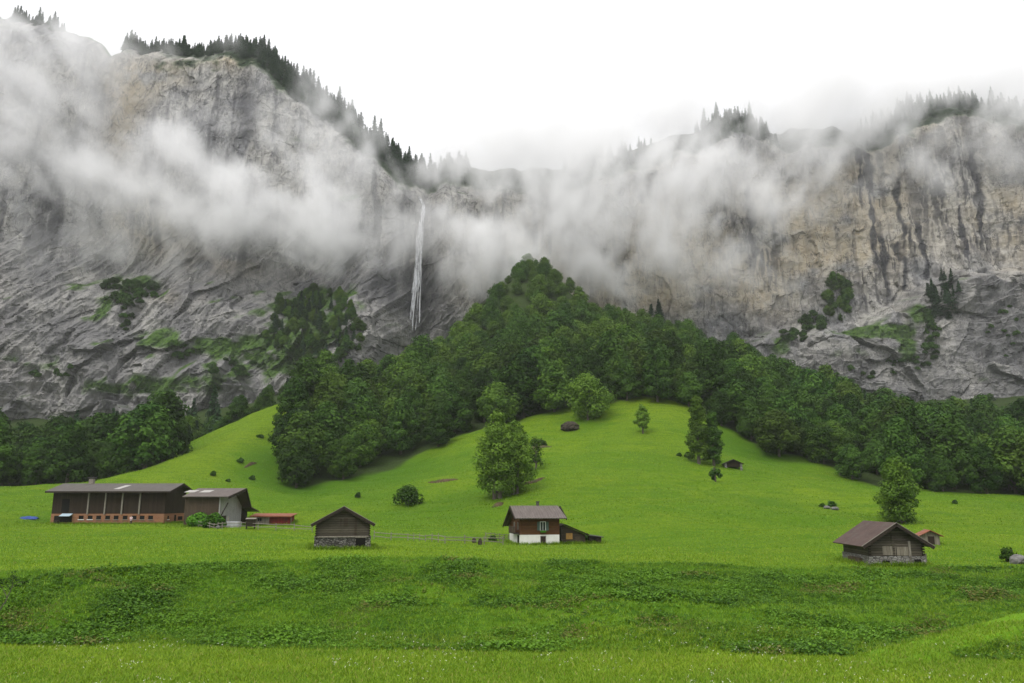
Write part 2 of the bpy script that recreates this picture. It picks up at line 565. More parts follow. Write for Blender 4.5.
# plateau behind the edge
NB = 24
bk = np.linspace(0, 1, NB + 1)[1:] ** 1.4 * 240
PX = np.repeat(CX[None, :], NB, 0)
PY = CY[-1][None, :] + bk[:, None]
PZ = TZ[None, :] - 0.10 * bk[:, None] + 2.0 * vnoise(PX / 14, PY / 14, 0, 47) * sstep(0, 12, bk)[:, None]
VX = np.concatenate([CXg, PX]); VY = np.concatenate([CY, PY]); VZ = np.concatenate([CZ, PZ])

# rock marks carried as vertex values: what the stone itself is like
def to_px(x, y, z):
    dep = y * CP + (z - CAM_Z) * SP
    upv = -y * SP + (z - CAM_Z) * CP
    return 512 + FPX * x / dep, 341.5 - FPX * upv / dep


qx, qy = VX, VZ
def blob(cx, cz, rx, rz, rot=0.0):
    ca, sa = math.cos(rot), math.sin(rot)
    u = (VX - cx) * ca + (VZ - cz) * sa
    v = -(VX - cx) * sa + (VZ - cz) * ca
    return np.exp(-(u / rx) ** 2 - (v / rz) ** 2)


def wpos(px, py):
    X = (px - 512) / FPX * 600
    Z = 0
    for _ in range(5):
        X, _, Z = at(px, py, float(wall_y(np.array([X]))[0]) + 8)
    return X, Z


ochre = np.zeros_like(VX)
for (px, py, rx, rz, a) in [(125, 110, 16, 40, 1.0), (150, 75, 30, 18, .8), (230, 57, 22, 8, .9), (140, 225, 25, 14, .8), (165, 245, 30, 10, .7), (225, 270, 25, 10, .6), (195, 310, 18, 8, .5),
                            (660, 230, 60, 50, .8), (650, 285, 60, 26, 1.0), (760, 290, 26, 24, 1.0), (820, 220, 40, 36, 1.0), (800, 262, 50, 10, .9), (880, 210, 40, 60, .7), (995, 225, 30, 40, .9), (560, 290, 40, 40, .7), (500, 260, 40, 60, .5), (940, 120, 50, 20, .5)]:
    X, Z = wpos(px, py)
    ochre += a * blob(X, Z, rx, rz)
ochre = np.clip(ochre, 0, 1) * sstep(-0.45, 0.35, fbm(VX / 18, VZ / 13, 0, 4, 61) + 0.25 * ochre)
right = sstep(70, 130, VX)
lz_here = np.interp(VX, _lx, _lz)
wallon = right * sstep(4, 26, VZ - lz_here)
stn = fbm(VX / 3.6, VZ / 95, 0, 3, 62, 0.6) + 0.75 * fbm(VX / 26, VZ / 60, 3, 2, 63)
drop = fbm(VX / 3.0, VZ / 26, 5, 3, 64)
streak = sstep(0.30, 0.44, stn + 0.34 * drop) * wallon * 0.6
strong = np.zeros_like(VX)
for (px, y0, y1, wd) in [(747, 190, 262, 7), (770, 205, 255, 9), (868, 150, 262, 10), (878, 240, 305, 8), (896, 190, 300, 5), (972, 150, 250, 8), (955, 210, 262, 4), (905, 235, 290, 4), (858, 150, 215, 6), (917, 225, 285, 4)]:
    Xa, Za = wpos(px, y0)
    Xb, Zb = wpos(px + 4, y1)
    tt_ = np.clip((Za - VZ) / (Za - Zb), -0.3, 1.3)
    xc = Xa + (Xb - Xa) * tt_ + 2.2 * vnoise(VZ / 14, px, 0, 65)
    ww = wd * 1.05 * (0.55 + 0.45 * vnoise(VZ / 9, px, 1, 66)) * (1 - 0.45 * tt_)
    s_ = (1 - sstep(0.5, 1.0, np.abs(VX - xc + 1.2 * vnoise(VX / 2, VZ / 7, 0, 67)) / np.maximum(ww, 1.5))) * sstep(-0.25, 0.05, tt_) * (1 - sstep(0.9, 1.2, tt_ + 0.2 * drop))
    brk = sstep(-0.55, -0.1, fbm(VX / 6, VZ / 22, px, 3, 74) + 0.35 * (1 - tt_))
    strong = np.maximum(strong, s_ * brk)
stmask = np.clip(sum(blob(*wpos(px, py), rx, rz) for px, py, rx, rz in [(755, 225, 14, 40), (885, 225, 30, 60), (960, 195, 16, 50), (720, 200, 10, 30), (590, 280, 14, 30), (870, 285, 24, 18), (1015, 200, 14, 30)]) + .45 * sstep(0.0, .4, fbm(VX / 40, VZ / 60, 9, 2, 78)), 0, 1)
fray = stmask * sstep(0.12, 0.3, fbm(VX / 2.1, VZ / 17, 2, 4, 75, .6) + .7 * fbm(VX / 32, VZ / 30, 6, 2, 76)) * wallon
streak = np.maximum(np.maximum(streak * (.35 + .65 * stmask), 0.95 * fray), strong)
leftst = sstep(0.30, 0.5, fbm(VX / 6, VZ / 70, 8, 3, 68) + 0.3 * fbm(VX / 40, VZ / 40, 8, 2, 69)) * (1 - right) * sstep(120, 200, VZ) * 0.7
Xg, Zg = wpos(247, 105)
gully = blob(Xg, Zg, 7, 34, 0.22)
streak = np.clip(np.maximum(streak, leftst) + 0.9 * gully, 0, 1)
for (px, py, rx, rz) in [(418, 260, 26, 60), (395, 290, 16, 30), (590, 280, 14, 30)]:
    X, Z = wpos(px, py)
    streak = np.maximum(streak, 0.75 * blob(X, Z, rx, rz) * sstep(-0.3, 0.3, fbm(VX / 5, VZ / 40, 9, 3, 70)))
rust = (1 - sstep(-400, -320, VX + 0.5 * (VZ - 150))) * (1 - sstep(170, 230, VZ)) * sstep(60, 110, VZ)

weathered = np.clip((1 - sstep(130, 215, VZ + 18 * fbm(VX / 40, VZ / 30, 2, 3, 79))) * (1 - sstep(-60, 0, VX)) + 0.8 * right * (1 - sstep(-6, 12, VZ - lz_here)), 0, 1)  # darker rock colour on the lower left apron and right buttress

# scrub and turf where the rock lies back
gyx = np.gradient(VY, axis=0) / np.maximum(np.abs(np.gradient(VZ, axis=0)), 0.05)
gyx[NR:] = 3
lay = np.clip(gyx, -1, 3)
k = 5
laysm = lay.copy()
for _ in range(3):
    laysm[2:-2] = (laysm[:-4] + laysm[1:-3] + laysm[2:-2] + laysm[3:-1] + laysm[4:]) / 5
    laysm[:, 2:-2] = (laysm[:, :-4] + laysm[:, 1:-3] + laysm[:, 2:-2] + laysm[:, 3:-1] + laysm[:, 4:]) / 5
gn = fbm(VX / 9, VZ / 7, 0, 4, 71)
turf = sstep(1.3, 1.9, laysm + 1.1 * gn) * np.where((VX > 95) & (VZ < 280), sstep(-.1, .5, fbm(VX / 14, VZ / 8, 3, 3, 77) + .9 * (blob(*(at(885, 322, 515)[0::2]), 34, 9) + blob(*(at(930, 330, 515)[0::2]), 12, 22)) - .25), 1)
lowveg = np.zeros_like(VX)
for (px, py, rx, rz, a) in [(130, 293, 26, 12, 1.3), (120, 325, 12, 14, 1.), (175, 350, 18, 10, 1.1), (240, 360, 30, 7, 1.), (315, 325, 40, 30, 1.2), (290, 375, 40, 16, 1.), (60, 375, 30, 8, .8), (180, 400, 60, 9, 1.), (350, 200, 14, 4, .9),
                            (280, 90, 8, 12, .6), (300, 140, 16, 8, .7), (215, 135, 8, 6, .5), (710, 405, 60, 14, .8)]:
    X, Z = wpos(px, py)
    X *= 0.955 if py > 270 else 1
    lowveg += a * blob(X, Z, rx, rz)
for (px, py, rx, rz, a) in [(885, 323, 34, 6, 1.2), (900, 322, 20, 8, 1.2), (925, 340, 12, 26, .9), (715, 365, 30, 7, 1.), (800, 335, 20, 14, .9), (945, 300, 14, 14, 1.), (870, 345, 30, 8, .6), (965, 410, 40, 14, 1.1), (890, 430, 40, 14, .9), (1000, 380, 10, 10, .6)]:
    X, _, Z = at(px, py, 515)
    lowveg += 1.15 * a * blob(X, Z, rx * .72, rz * .72)
turf = np.clip(np.maximum(turf, sstep(0.45, 0.85, lowveg * (0.85 + 0.9 * gn))), 0, 1)
plate = sstep(-40, -18, VZ - np.concatenate([np.repeat(TZ[None], NR, 0), np.repeat(TZ[None], NB, 0)])) * np.interp(VX, [-420, -310, -160, -60, 100, 400], [.3, .2, 1, 1, 1, 1])
turf = np.maximum(turf, sstep(0.3, 0.7, plate + 0.5 * gn))
wooded = sstep(0.3, 0.7, plate + 0.5 * gn)

m_rock, w, b, o = new_mat("limestone", 0.92, 0.12)
geo = w.n("ShaderNodeNewGeometry")
pos = geo.outputs["Position"]
n1 = w.noise(pos, 0.022, 6, 0.62, 0.9)
n2 = w.noise(w.scale(pos, (1, 1, 0.5)), 0.16, 6, 0.7, 0.6)
n3 = w.noise(w.scale(pos, (1.0, 1.0, 0.35), (0, 0.6, 0)), 0.5, 5, 0.72, 0.4)
c = w.mix(w.rng(n1, 0.36, 0.64, 0, 1, True), (0.185, 0.187, 0.193), (0.410, 0.400, 0.372))
c = w.mix(w.rng(n2, 0.46, 0.66, 0, 0.85, True), c, (0.125, 0.126, 0.130))
c = w.mix(w.rng(n3, 0.54, 0.70, 0, 0.8, True), c, (0.46, 0.445, 0.415))
nv = w.noise(w.scale(pos, (1.0, 1.0, 0.12)), 0.22, 5, 0.7, 0.3)
c = w.mix(w.rng(nv, 0.56, 0.70, 0, 0.7, True), c, (0.100, 0.100, 0.104))
c = w.mix(w.math("MULTIPLY", w.attr("rust"), w.rng(n2, 0.3, 0.6, 0.2, 0.75)), c, (0.19, 0.140, 0.118))
och = w.mix(w.rng(n2, 0.35, 0.65), (0.44, 0.35, 0.21), (0.52, 0.47, 0.37))
c = w.mix(w.math("MULTIPLY", w.attr("ochre"), 0.68), c, och)
c = w.mix(w.math('MULTIPLY', w.attr('weathered'), w.rng(n1, 0.3, 0.6, 0.75, 0.35)), c, (0.120, 0.116, 0.114))
# cracks: thin dark seams where ridged noise folds
crn = w.noise(w.scale(pos, (1, 1, 0.45), (0, 0.5, 0)), 0.085, 5, 0.62, 0.9)
crl = w.rng(w.math("ABSOLUTE", w.math("SUBTRACT", crn, 0.5)), 0.0, 0.016, 0.8, 0, True)
c = w.mix(crl, c, (0.075, 0.075, 0.078))
c = w.mix(w.math("MULTIPLY", w.attr("streak"), w.rng(n3, 0.25, 0.6, 0.75, 1.0)), c, (0.050, 0.050, 0.056))
g1 = w.noise(pos, 0.35, 4, 0.7)
gc = w.mix(w.rng(g1, 0.35, 0.65), (0.030, 0.062, 0.018), (0.085, 0.150, 0.030))
gc = w.mix(w.attr('wooded'), gc, (0.024, 0.040, 0.018))
c = w.mix(w.math("MULTIPLY", w.attr("turf"), w.rng(n2, 0.2, 0.5, 0.7, 1.0)), c, gc)
w.put(b.inputs["Base Color"], c)
bump(w, b, w.math("ADD", n3, w.math("MULTIPLY", w.noise(pos, 1.5, 4, 0.7), 0.4)), 1.6, 0.55)
cm = np_mesh("cliff", np.stack([VX, VY, VZ], -1).reshape(-1, 3), grid_faces(len(CX), NR + NB), [m_rock], False,
             attrs=dict(ochre=ochre, streak=streak, turf=turf, rust=rust, wooded=wooded, weathered=weathered))
cliff = tag(link(D.objects.new("cliff", cm)), "tall grey and ochre limestone cliffs streaked dark by water", kind="structure")


def on_cliff(px, py):
    """Point of the rock face at this pixel (nearest vertex in view)."""
    ii = np.argmin((_cpx - px) ** 2 + (_cpy - py) ** 2 + 0.0004 * (VY - 500) ** 2)
    i, j = np.unravel_index(ii, VX.shape)
    return float(VX[i, j]), float(VY[i, j]), float(VZ[i, j])


_cpx, _cpy = to_px(VX, VY, VZ)
# ------------------------------------------------------------------ mist banks: a grid of density in front of the rock
#   px, py, Y, half width x, half depth y, half height z (m), strength
MIST = [
    (30, 70, 535, 75, 34, 52, 1.0), (95, 60, 540, 30, 22, 36, .6), (-60, 150, 520, 80, 35, 60, 1.), (20, 150, 530, 60, 28, 28, .9),
    (145, 165, 520, 55, 26, 28, 1.15), (90, 195, 515, 50, 26, 22, .85), (200, 188, 520, 58, 26, 26, .95), (260, 185, 525, 40, 24, 22, .75), (300, 218, 525, 44, 24, 24, .8), (350, 235, 530, 40, 24, 28, .7), (255, 225, 520, 50, 22, 20, .75),
    (325, 125, 545, 26, 20, 38, .62), (380, 185, 545, 40, 22, 34, .62), (318, 82, 560, 14, 15, 24, .5),
    (492, 180, 550, 34, 28, 34, 1.1), (496, 228, 545, 40, 30, 44, 1.0), (530, 215, 550, 58, 34, 60, 1.1), (510, 160, 570, 55, 40, 36, 1.3), (470, 268, 540, 24, 20, 30, .5), (540, 265, 535, 40, 24, 34, .7),
    (600, 190, 555, 52, 30, 46, 1.1), (580, 240, 550, 46, 26, 34, .8), (650, 195, 555, 48, 28, 40, .95), (630, 260, 555, 44, 22, 26, .6), (690, 240, 555, 34, 22, 28, .75), (715, 260, 555, 30, 20, 20, .6), (700, 170, 560, 34, 26, 34, .7), (665, 140, 570, 22, 22, 30, .75),
    (785, 150, 565, 40, 34, 52, 1.1), (800, 120, 585, 48, 45, 34, 1.2), (770, 210, 558, 20, 20, 26, .55), (850, 120, 580, 60, 42, 26, .95), (920, 110, 575, 60, 40, 26, .9), (1000, 118, 565, 60, 40, 28, .85), (1080, 120, 555, 60, 40, 40, .9), (905, 160, 570, 34, 24, 22, .55), (985, 170, 560, 34, 24, 22, .6),
    (180, 250, 520, 130, 24, 34, .42), (330, 150, 535, 50, 20, 70, .45), (230, 120, 530, 70, 20, 40, .38), (620, 215, 552, 110, 24, 80, .45), (830, 185, 558, 80, 22, 50, .42), (950, 150, 556, 70, 24, 55, .48), (60, 110, 528, 80, 24, 60, .45), (760, 280, 552, 60, 18, 22, .36),
    (200, 42, 556, 90, 22, 20, .42), (335, 105, 562, 46, 22, 46, .45), (425, 145, 562, 34, 24, 22, .55), (465, 160, 545, 30, 24, 22, .9), (520, 168, 548, 44, 26, 28, 1.0), (416, 318, 535, 14, 14, 12, .55), (418, 225, 545, 16, 16, 26, .42),
    (650, 112, 585, 55, 40, 22, .9), (860, 98, 585, 90, 40, 24, .95), (970, 88, 590, 70, 40, 26, .8), (560, 140, 580, 50, 40, 24, .8),
    (700, 92, 600, 70, 45, 18, .9), (600, 120, 600, 60, 45, 26, 1.0), (880, 82, 610, 110, 50, 22, 1.05), (1010, 72, 600, 70, 45, 26, .9), (540, 130, 600, 50, 40, 24, .9),
]
X0, X1, Y0, Y1, Z0, Z1 = -430., 450., 470., 660., 150., 420.
ng = D.node_groups.new("mist_density", "GeometryNodeTree")
ng.interface.new_socket("Geometry", in_out="INPUT", socket_type="NodeSocketGeometry")
ng.interface.new_socket("Geometry", in_out="OUTPUT", socket_type="NodeSocketGeometry")
w = NT(ng)
gout = w.n("NodeGroupOutput")
pnode = w.n("GeometryNodeInputPosition")
P = pnode.outputs[0]
wn = w.n("ShaderNodeTexNoise", i={"Vector": P, "Scale": 0.016, "Detail": 3.0})
warp = w.n("ShaderNodeVectorMath", operation="MULTIPLY_ADD")
w.put(warp.inputs[0], w.n("ShaderNodeVectorMath", operation="SUBTRACT", i={0: wn.outputs[1], 1: (0.5, 0.5, 0.5)}).outputs[0])
warp.inputs[1].default_value = (58, 30, 46)
w.put(warp.inputs[2], P)
PW = warp.outputs[0]
total = None
for (px, py, Y, rx, ry, rz, a) in MIST:
    cpt = at(px, py, Y)
    sb = w.n("ShaderNodeVectorMath", operation="SUBTRACT", i={0: PW, 1: cpt})
    ml = w.n("ShaderNodeVectorMath", operation="MULTIPLY", i={0: sb.outputs[0], 1: (1 / rx, 1 / ry, 1 / rz)})
    dt = w.n("ShaderNodeVectorMath", operation="DOT_PRODUCT", i={0: ml.outputs[0], 1: ml.outputs[0]})
    g = w.math("MULTIPLY", w.math("EXPONENT", w.math("MULTIPLY", dt.outputs["Value"], -1.1)), a)
    total = g if total is None else w.math("ADD", total, g)
total = w.math("MINIMUM", total, 1.35)
def turned(ang, sz):
    r = w.n("ShaderNodeVectorRotate", rotation_type="Y_AXIS", i={"Vector": P, "Angle": ang})
    return w.n("ShaderNodeVectorMath", operation="MULTIPLY", i={0: r.outputs[0], 1: (1, 0.35, sz)}).outputs[0]


nz = w.noise(turned(0.5, 0.75), 0.024, 6, 0.58, 0.5)
nz2 = w.noise(turned(-0.4, 0.6), 0.075, 4, 0.6, 0.3)
e = w.math("ADD", w.math("MULTIPLY", w.math("SUBTRACT", nz, 0.5), 6.2), w.math("MULTIPLY", w.math("SUBTRACT", nz2, 0.5), 4.6))
dens = w.math("ADD", w.math("ADD", total, w.math("MULTIPLY", e, w.math("MINIMUM", w.math("MULTIPLY", total, 1.3), 0.85))), -0.30)
dens = w.math("MAXIMUM", dens, 0.0)
dens = w.math("POWER", dens, 1.35)
vc = w.n("GeometryNodeVolumeCube", i={"Density": dens, "Background": 0.0, "Min": (X0, Y0, Z0), "Max": (X1, Y1, Z1), "Resolution X": 400, "Resolution Y": 70, "Resolution Z": 140})
m_mist = D.materials.new("mist_vapour")
m_mist.use_nodes = True
mt = m_mist.node_tree
mt.nodes.clear()
mw = NT(mt)
pv = mw.n("ShaderNodeVolumePrincipled", i={"Color": (1.0, 1.0, 1.0, 1), "Density": 0.0225, "Anisotropy": 0.0})
mo = mw.n("ShaderNodeOutputMaterial", i={"Volume": pv.outputs[0]})
sm = w.n("GeometryNodeSetMaterial", i={"Geometry": vc.outputs[0], "Material": m_mist})
w.put(gout.inputs[0], sm.outputs[0])
vd = D.volumes.new("mist")
vd.materials.append(m_mist)
mist = link(D.objects.new("mist", vd))
md = mist.modifiers.new("density", "NODES")
md.node_group = ng
tag(mist, "white mist drifting across the face of the cliffs", kind="stuff")

# ------------------------------------------------------------------ the damp air of the valley
hz = D.meshes.new("haze")
import bmesh
bm_ = bmesh.new()
bmesh.ops.create_cube(bm_, size=1.0)
bm_.to_mesh(hz)
bm_.free()
m_haze = D.materials.new("damp_air")
m_haze.use_nodes = True
m_haze.node_tree.nodes.clear()
hw_ = NT(m_haze.node_tree)
hv = hw_.n("ShaderNodeVolumePrincipled", i={"Color": (0.96, 0.98, 1.0, 1), "Density": 0.00008, "Anisotropy": 0.0})
hw_.n("ShaderNodeOutputMaterial", i={"Volume": hv.outputs[0]})
hz.materials.append(m_haze)
haze = link(D.objects.new("haze", hz))
haze.scale = (1800, 1000, 470)
haze.location = (0, 440, 470 / 2 - 4)
tag(haze, kind="stuff")
# ------------------------------------------------------------------ foliage
def leaf_mat(name, dark, light, tint=(0.10, 0.13, 0.03)):
    m = D.materials.new(name)
    m.use_nodes = True
    t = m.node_tree
    t.nodes.clear()
    w = NT(t)
    oi = w.n("ShaderNodeObjectInfo")
    tone = w.attr("tone")
    c = w.mix(tone, dark, light)
    c = w.mix(w.rng(oi.outputs["Random"], 0.0, 1.0, 0.0, 0.42), c, tint)
    hs = w.n("ShaderNodeHueSaturation", i={"Color": c, "Value": w.rng(w.math("FRACT", w.math("MULTIPLY", oi.outputs["Random"], 7.13)), 0, 1, 0.66, 1.6)})
    dif = w.n("ShaderNodeBsdfPrincipled", i={"Base Color": hs.outputs[0], "Roughness": 0.7, "Specular IOR Level": 0.08})
    tr = w.n("ShaderNodeBsdfTranslucent", i={"Color": hs.outputs[0]})
    mx = w.n("ShaderNodeMixShader", i={0: 0.15, 1: dif.outputs[0], 2: tr.outputs[0]})
    w.n("ShaderNodeOutputMaterial", i={"Surface": mx.outputs[0]})
    return m


M_BEECH = leaf_mat("beech_leaves", (0.013, 0.042, 0.007), (0.060, 0.128, 0.016), (0.044, 0.080, 0.012))
M_ASH = leaf_mat("ash_leaves", (0.020, 0.055, 0.008), (0.086, 0.160, 0.018), (0.078, 0.112, 0.015))
M_SPRUCE = leaf_mat("spruce_needles", (0.018, 0.046, 0.022), (0.042, 0.085, 0.034), (0.036, 0.062, 0.026))
M_SHRUB = leaf_mat("shrub_leaves", (0.020, 0.055, 0.010), (0.055, 0.115, 0.018), (0.046, 0.080, 0.015))
M_LIGHT = leaf_mat("light_leaves", (0.030, 0.078, 0.010), (0.110, 0.195, 0.022), (0.095, 0.150, 0.018))
M_VINE = leaf_mat("garden_leaves", (0.032, 0.105, 0.010), (0.085, 0.210, 0.016), (0.072, 0.160, 0.016))
m_bark, w, b, o = new_mat("bark", 0.9, 0.1)
tco = w.n("ShaderNodeTexCoord").outputs["Object"]
bn = w.noise(w.scale(tco, (3, 3, 0.6)), 2.0, 4, 0.6)
w.put(b.inputs["Base Color"], w.mix(bn, (0.05, 0.042, 0.034), (0.17, 0.15, 0.125)))
bump(w, b, bn, 0.05)
M_BARK = m_bark


def rand_unit(n):
    v = rng.normal(size=(n, 3))
    return v / np.linalg.norm(v, axis=1)[:, None]


def leaf_quads(cent, nrm, size, tone):
    n = len(cent)
    t = np.cross(nrm, rand_unit(n))
    t /= np.maximum(np.linalg.norm(t, axis=1), 1e-6)[:, None]
    bt = np.cross(nrm, t)
    s = (size * rng.uniform(0.65, 1.3, n))[:, None]
    a = s * rng.uniform(0.6, 1.0, n)[:, None]
    lift = nrm * s * 0.25
    v = np.stack([cent - t * s - bt * a * .3 - lift * .6, cent + bt * -a + lift * .4, cent + t * s + bt * a * .3 - lift * .6, cent + bt * a + lift * .4], 1).reshape(-1, 3)
    f = np.arange(n * 4).reshape(-1, 4)
    return v, f, np.repeat(tone, 4)


def tube_arrays(pts, radii, k=6):
    pts = np.asarray(pts, float)
    vs_, fs = [], []
    for i, p in enumerate(pts):
        d = pts[min(i + 1, len(pts) - 1)] - pts[max(i - 1, 0)]
        d /= max(np.linalg.norm(d), 1e-6)
        a = np.cross(d, (0.31, 0.95, 0.1)); a /= np.linalg.norm(a)
        c = np.cross(d, a)
        for q in range(k):
            an = 2 * math.pi * q / k
            vs_.append(p + radii[i] * (math.cos(an) * a + math.sin(an) * c))
    for i in range(len(pts) - 1):
        for q in range(k):
            fs.append((i * k + q, i * k + (q + 1) % k, (i + 1) * k + (q + 1) % k, (i + 1) * k + q))
    return np.array(vs_), np.array(fs)


def cat_arrays(parts):
    V, F, off = [], [], 0
    for v, f in parts:
        V.append(v); F.append(f + off); off += len(v)
    return np.concatenate(V), np.concatenate(F)


def broadleaf(h, wd, bare, nlobe, nleaf, leaf, shape=0.5, stems=1, gap=0.0, lean=0.0):
    """Arrays of a broadleaf tree: (trunk verts, faces), (crown verts, faces, tone)."""
    ch = h - bare
    lobes = []
    for i in range(nlobe):
        zt = min(max((i + rng.uniform(.1, .9)) / nlobe, 0), 1) ** 0.85
        prof = (math.sin(math.pi * min(max(zt * 0.86 + 0.11, 0), 1) ** shape)) ** 0.8
        an = 2.399 * i + rng.uniform(-.5, .5)
        rr = wd / 2 * prof * rng.uniform(0.35, 0.86)
        r = wd * rng.uniform(0.14, 0.235) * (0.72 + 0.35 * prof)
        lobes.append((rr * math.cos(an) + lean * zt, rr * math.sin(an), bare + zt * (ch - r * 0.7), r))
    core = [(lean * .5, 0, bare + ch * q, wd * 0.21 * math.sin(math.pi * (q * .8 + .15))) for q in (0.2, 0.42, 0.62, 0.8)]
    C, N, T = [], [], []
    tot = sum(l[3] ** 2 for l in lobes)
    for (x, y, z, r) in lobes:
        if rng.uniform() < gap: continue
        n = int(nleaf * r * r / tot)
        d = rand_unit(n)
        d[:, 2] = d[:, 2] * 0.85 + 0.12
        rad = r * (0.35 + 0.80 * rng.uniform(0, 1, n) ** 0.7)
        sq = np.array([1, 1, 0.78])
        C.append(np.array([x, y, z]) + d * rad[:, None] * sq)
        nn = d * 0.95 + rand_unit(n) * 0.42 + np.array([0, 0, 0.40])
        N.append(nn / np.linalg.norm(nn, axis=1)[:, None])
        T.append(np.clip(rng.uniform(0.1, 0.75) + rng.normal(0, 0.16, n), 0, 1))
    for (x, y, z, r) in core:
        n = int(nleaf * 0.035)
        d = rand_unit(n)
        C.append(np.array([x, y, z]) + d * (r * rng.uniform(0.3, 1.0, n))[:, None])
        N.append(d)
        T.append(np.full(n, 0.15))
    C, N, T = np.concatenate(C), np.concatenate(N), np.concatenate(T)
    crown = leaf_quads(C, N, leaf, T)
    parts = []
    for s in range(stems):
        ox = (s - (stems - 1) / 2) * wd * 0.10
        top = bare + ch * 0.75
        r0 = 0.018 * h + 0.08
        px_ = [ox + rng.normal(0, .12) * q + lean * q * q + ox * q for q in (0, .3, .6, 1)]
        parts.append(tube_arrays([(px_[k], rng.normal(0, .1) * k, -0.5 + (top + .5) * q) for k, q in enumerate((0, .3, .6, 1))], [r0 * 1.25, r0 * .85, r0 * .55, r0 * .12], 7))
    for (x, y, z, r) in lobes[::max(1, nlobe // 9)]:
        z0 = max(bare * 0.75, z - 0.45 * math.hypot(x, y) - 1.2)
        r0 = 0.006 * h + 0.03
        parts.append(tube_arrays([(lean * .2, 0, z0), (x * .5, y * .5, (z0 + z) / 2 - .1), (x, y, z)], [r0 * 1.4, r0, r0 * .3], 5))
    return cat_arrays(parts), crown


def conifer(h, wd, nwh, leaf):
    C, N, T = [], [], []
    for i in range(nwh):
        q = i / (nwh - 1)
        z0 = h * (0.08 + 0.90 * q)
        L = wd / 2 * (1 - q) ** 0.85 * rng.uniform(0.75, 1.15) + 0.15
        nb = int(7 + 5 * (1 - q))
        for k in range(nb):
            if rng.uniform() < 0.10: continue
            an = rng.uniform(0, 2 * math.pi)
            Lb = L * rng.uniform(0.6, 1.12)
            m = max(2, int(Lb / leaf * 1.6))
            tq = (np.arange(m) + rng.uniform(.2, .8, m)) / m
            rr = Lb * tq
            zz = z0 - 0.30 * Lb * tq ** 1.3 + 0.12 * Lb * tq ** 3 + rng.normal(0, .07 * leaf, m)
            p = np.stack([rr * math.cos(an), rr * math.sin(an), zz], 1) + rng.normal(0, leaf * .3, (m, 3)) * [1, 1, .4]
            C.append(p)
            nn = np.array([0.35 * math.cos(an), 0.35 * math.sin(an), 0.9]) + rng.normal(0, .45, (m, 3))
            N.append(nn / np.linalg.norm(nn, axis=1)[:, None])
            T.append(np.clip(0.25 + 0.5 * tq + rng.normal(0, .15, m), 0, 1))
    C, N, T = np.concatenate(C), np.concatenate(N), np.concatenate(T)
    crown = leaf_quads(C, N, leaf, T)
    r0 = 0.014 * h + .05
    return tube_arrays([(0, 0, -0.6), (0, 0, h * .5), (0, 0, h * .985)], [r0 * 1.2, r0 * .7, r0 * .1], 6), crown


def bush(h, wd, nlobe, nleaf, leaf):
    C, N, T = [], [], []
    for i in range(nlobe):
        an = 2.399 * i + rng.uniform(-.4, .4)
        q = math.sqrt((i + .5) / nlobe)
        rr = wd / 2 * q * .72
        r = wd * rng.uniform(0.17, 0.27)
        zc = min(h - r * .8, max(r * .6, h * (0.78 - 0.55 * q * q) * rng.uniform(.75, 1.05)))
        n = nleaf // nlobe
        d = rand_unit(n)
        p = np.array([rr * math.cos(an), rr * math.sin(an), zc]) + d * (r * rng.uniform(.5, 1.06, n) ** .6)[:, None] * [1, 1, .85]
        p[:, 2] = np.maximum(p[:, 2], rng.uniform(-.1, .25, n))
        C.append(p)
        nn = d * .7 + rand_unit(n) * .6 + np.array([0, 0, .5])
        N.append(nn / np.linalg.norm(nn, axis=1)[:, None])
        T.append(np.clip(rng.uniform(.1, .75) + rng.normal(0, .16, n), 0, 1))
    C, N, T = np.concatenate(C), np.concatenate(N), np.concatenate(T)
    parts = []
    for k in range(5):
        an = rng.uniform(0, 6.28)
        r = wd * .3
        parts.append(tube_arrays([(0.1 * math.cos(an), .1 * math.sin(an), -.2), (r * .5 * math.cos(an), r * .5 * math.sin(an), h * .35), (r * math.cos(an), r * math.sin(an), h * .75)], [.03 * h, .02 * h, .006 * h], 5))
    return cat_arrays(parts), leaf_quads(C, N, leaf, T)


def tree_meshes(arr, mat, name):
    (tv, tf), (cv, cf, ct) = arr
    trunk = np_mesh(name + "_trunk", tv, tf, [M_BARK], True)
    crown = np_mesh(name + "_crown", cv, cf, [mat], False, attrs={"tone": ct})
    whole = np_mesh(name, np.concatenate([tv, cv]), np.concatenate([tf, cf + len(tv)]), [M_BARK, mat], False,
                    np.concatenate([np.zeros(len(tf)), np.ones(len(cf))]), {"tone": np.concatenate([np.zeros(len(tv)), ct])})
    return dict(trunk=trunk, crown=crown, whole=whole, arr=arr, mat=mat)


BROAD = [tree_meshes(broadleaf(*a), m, "broadleaf") for a, m in [
    ((17, 14.5, 1.6, 34, 7200, 0.42, .95), M_BEECH), ((16, 13.0, 1.4, 30, 6800, 0.41, .8), M_BEECH), ((18.5, 13.5, 1.8, 36, 7400, 0.42, .75), M_ASH),
    ((15, 14.5, 1.2, 28, 6800, 0.42, .95), M_ASH), ((19, 11.5, 1.8, 34, 6800, 0.41, .65), M_BEECH), ((16.5, 15.5, 1.6, 38, 7600, 0.42, 1.0), M_ASH)]]
SPRUCE = [tree_meshes(conifer(*a), M_SPRUCE, "spruce") for a in [(14, 7.0, 24, .50), (12, 6.8, 20, .52), (16, 7.2, 27, .50), (10, 6.2, 18, .50)]]
BUSH = [tree_meshes(bush(*a), M_SHRUB, "shrub") for a in [(3.2, 5.0, 9, 1300, .26), (4.2, 4.6, 9, 1300, .28), (2.4, 4.2, 8, 1000, .24)]]


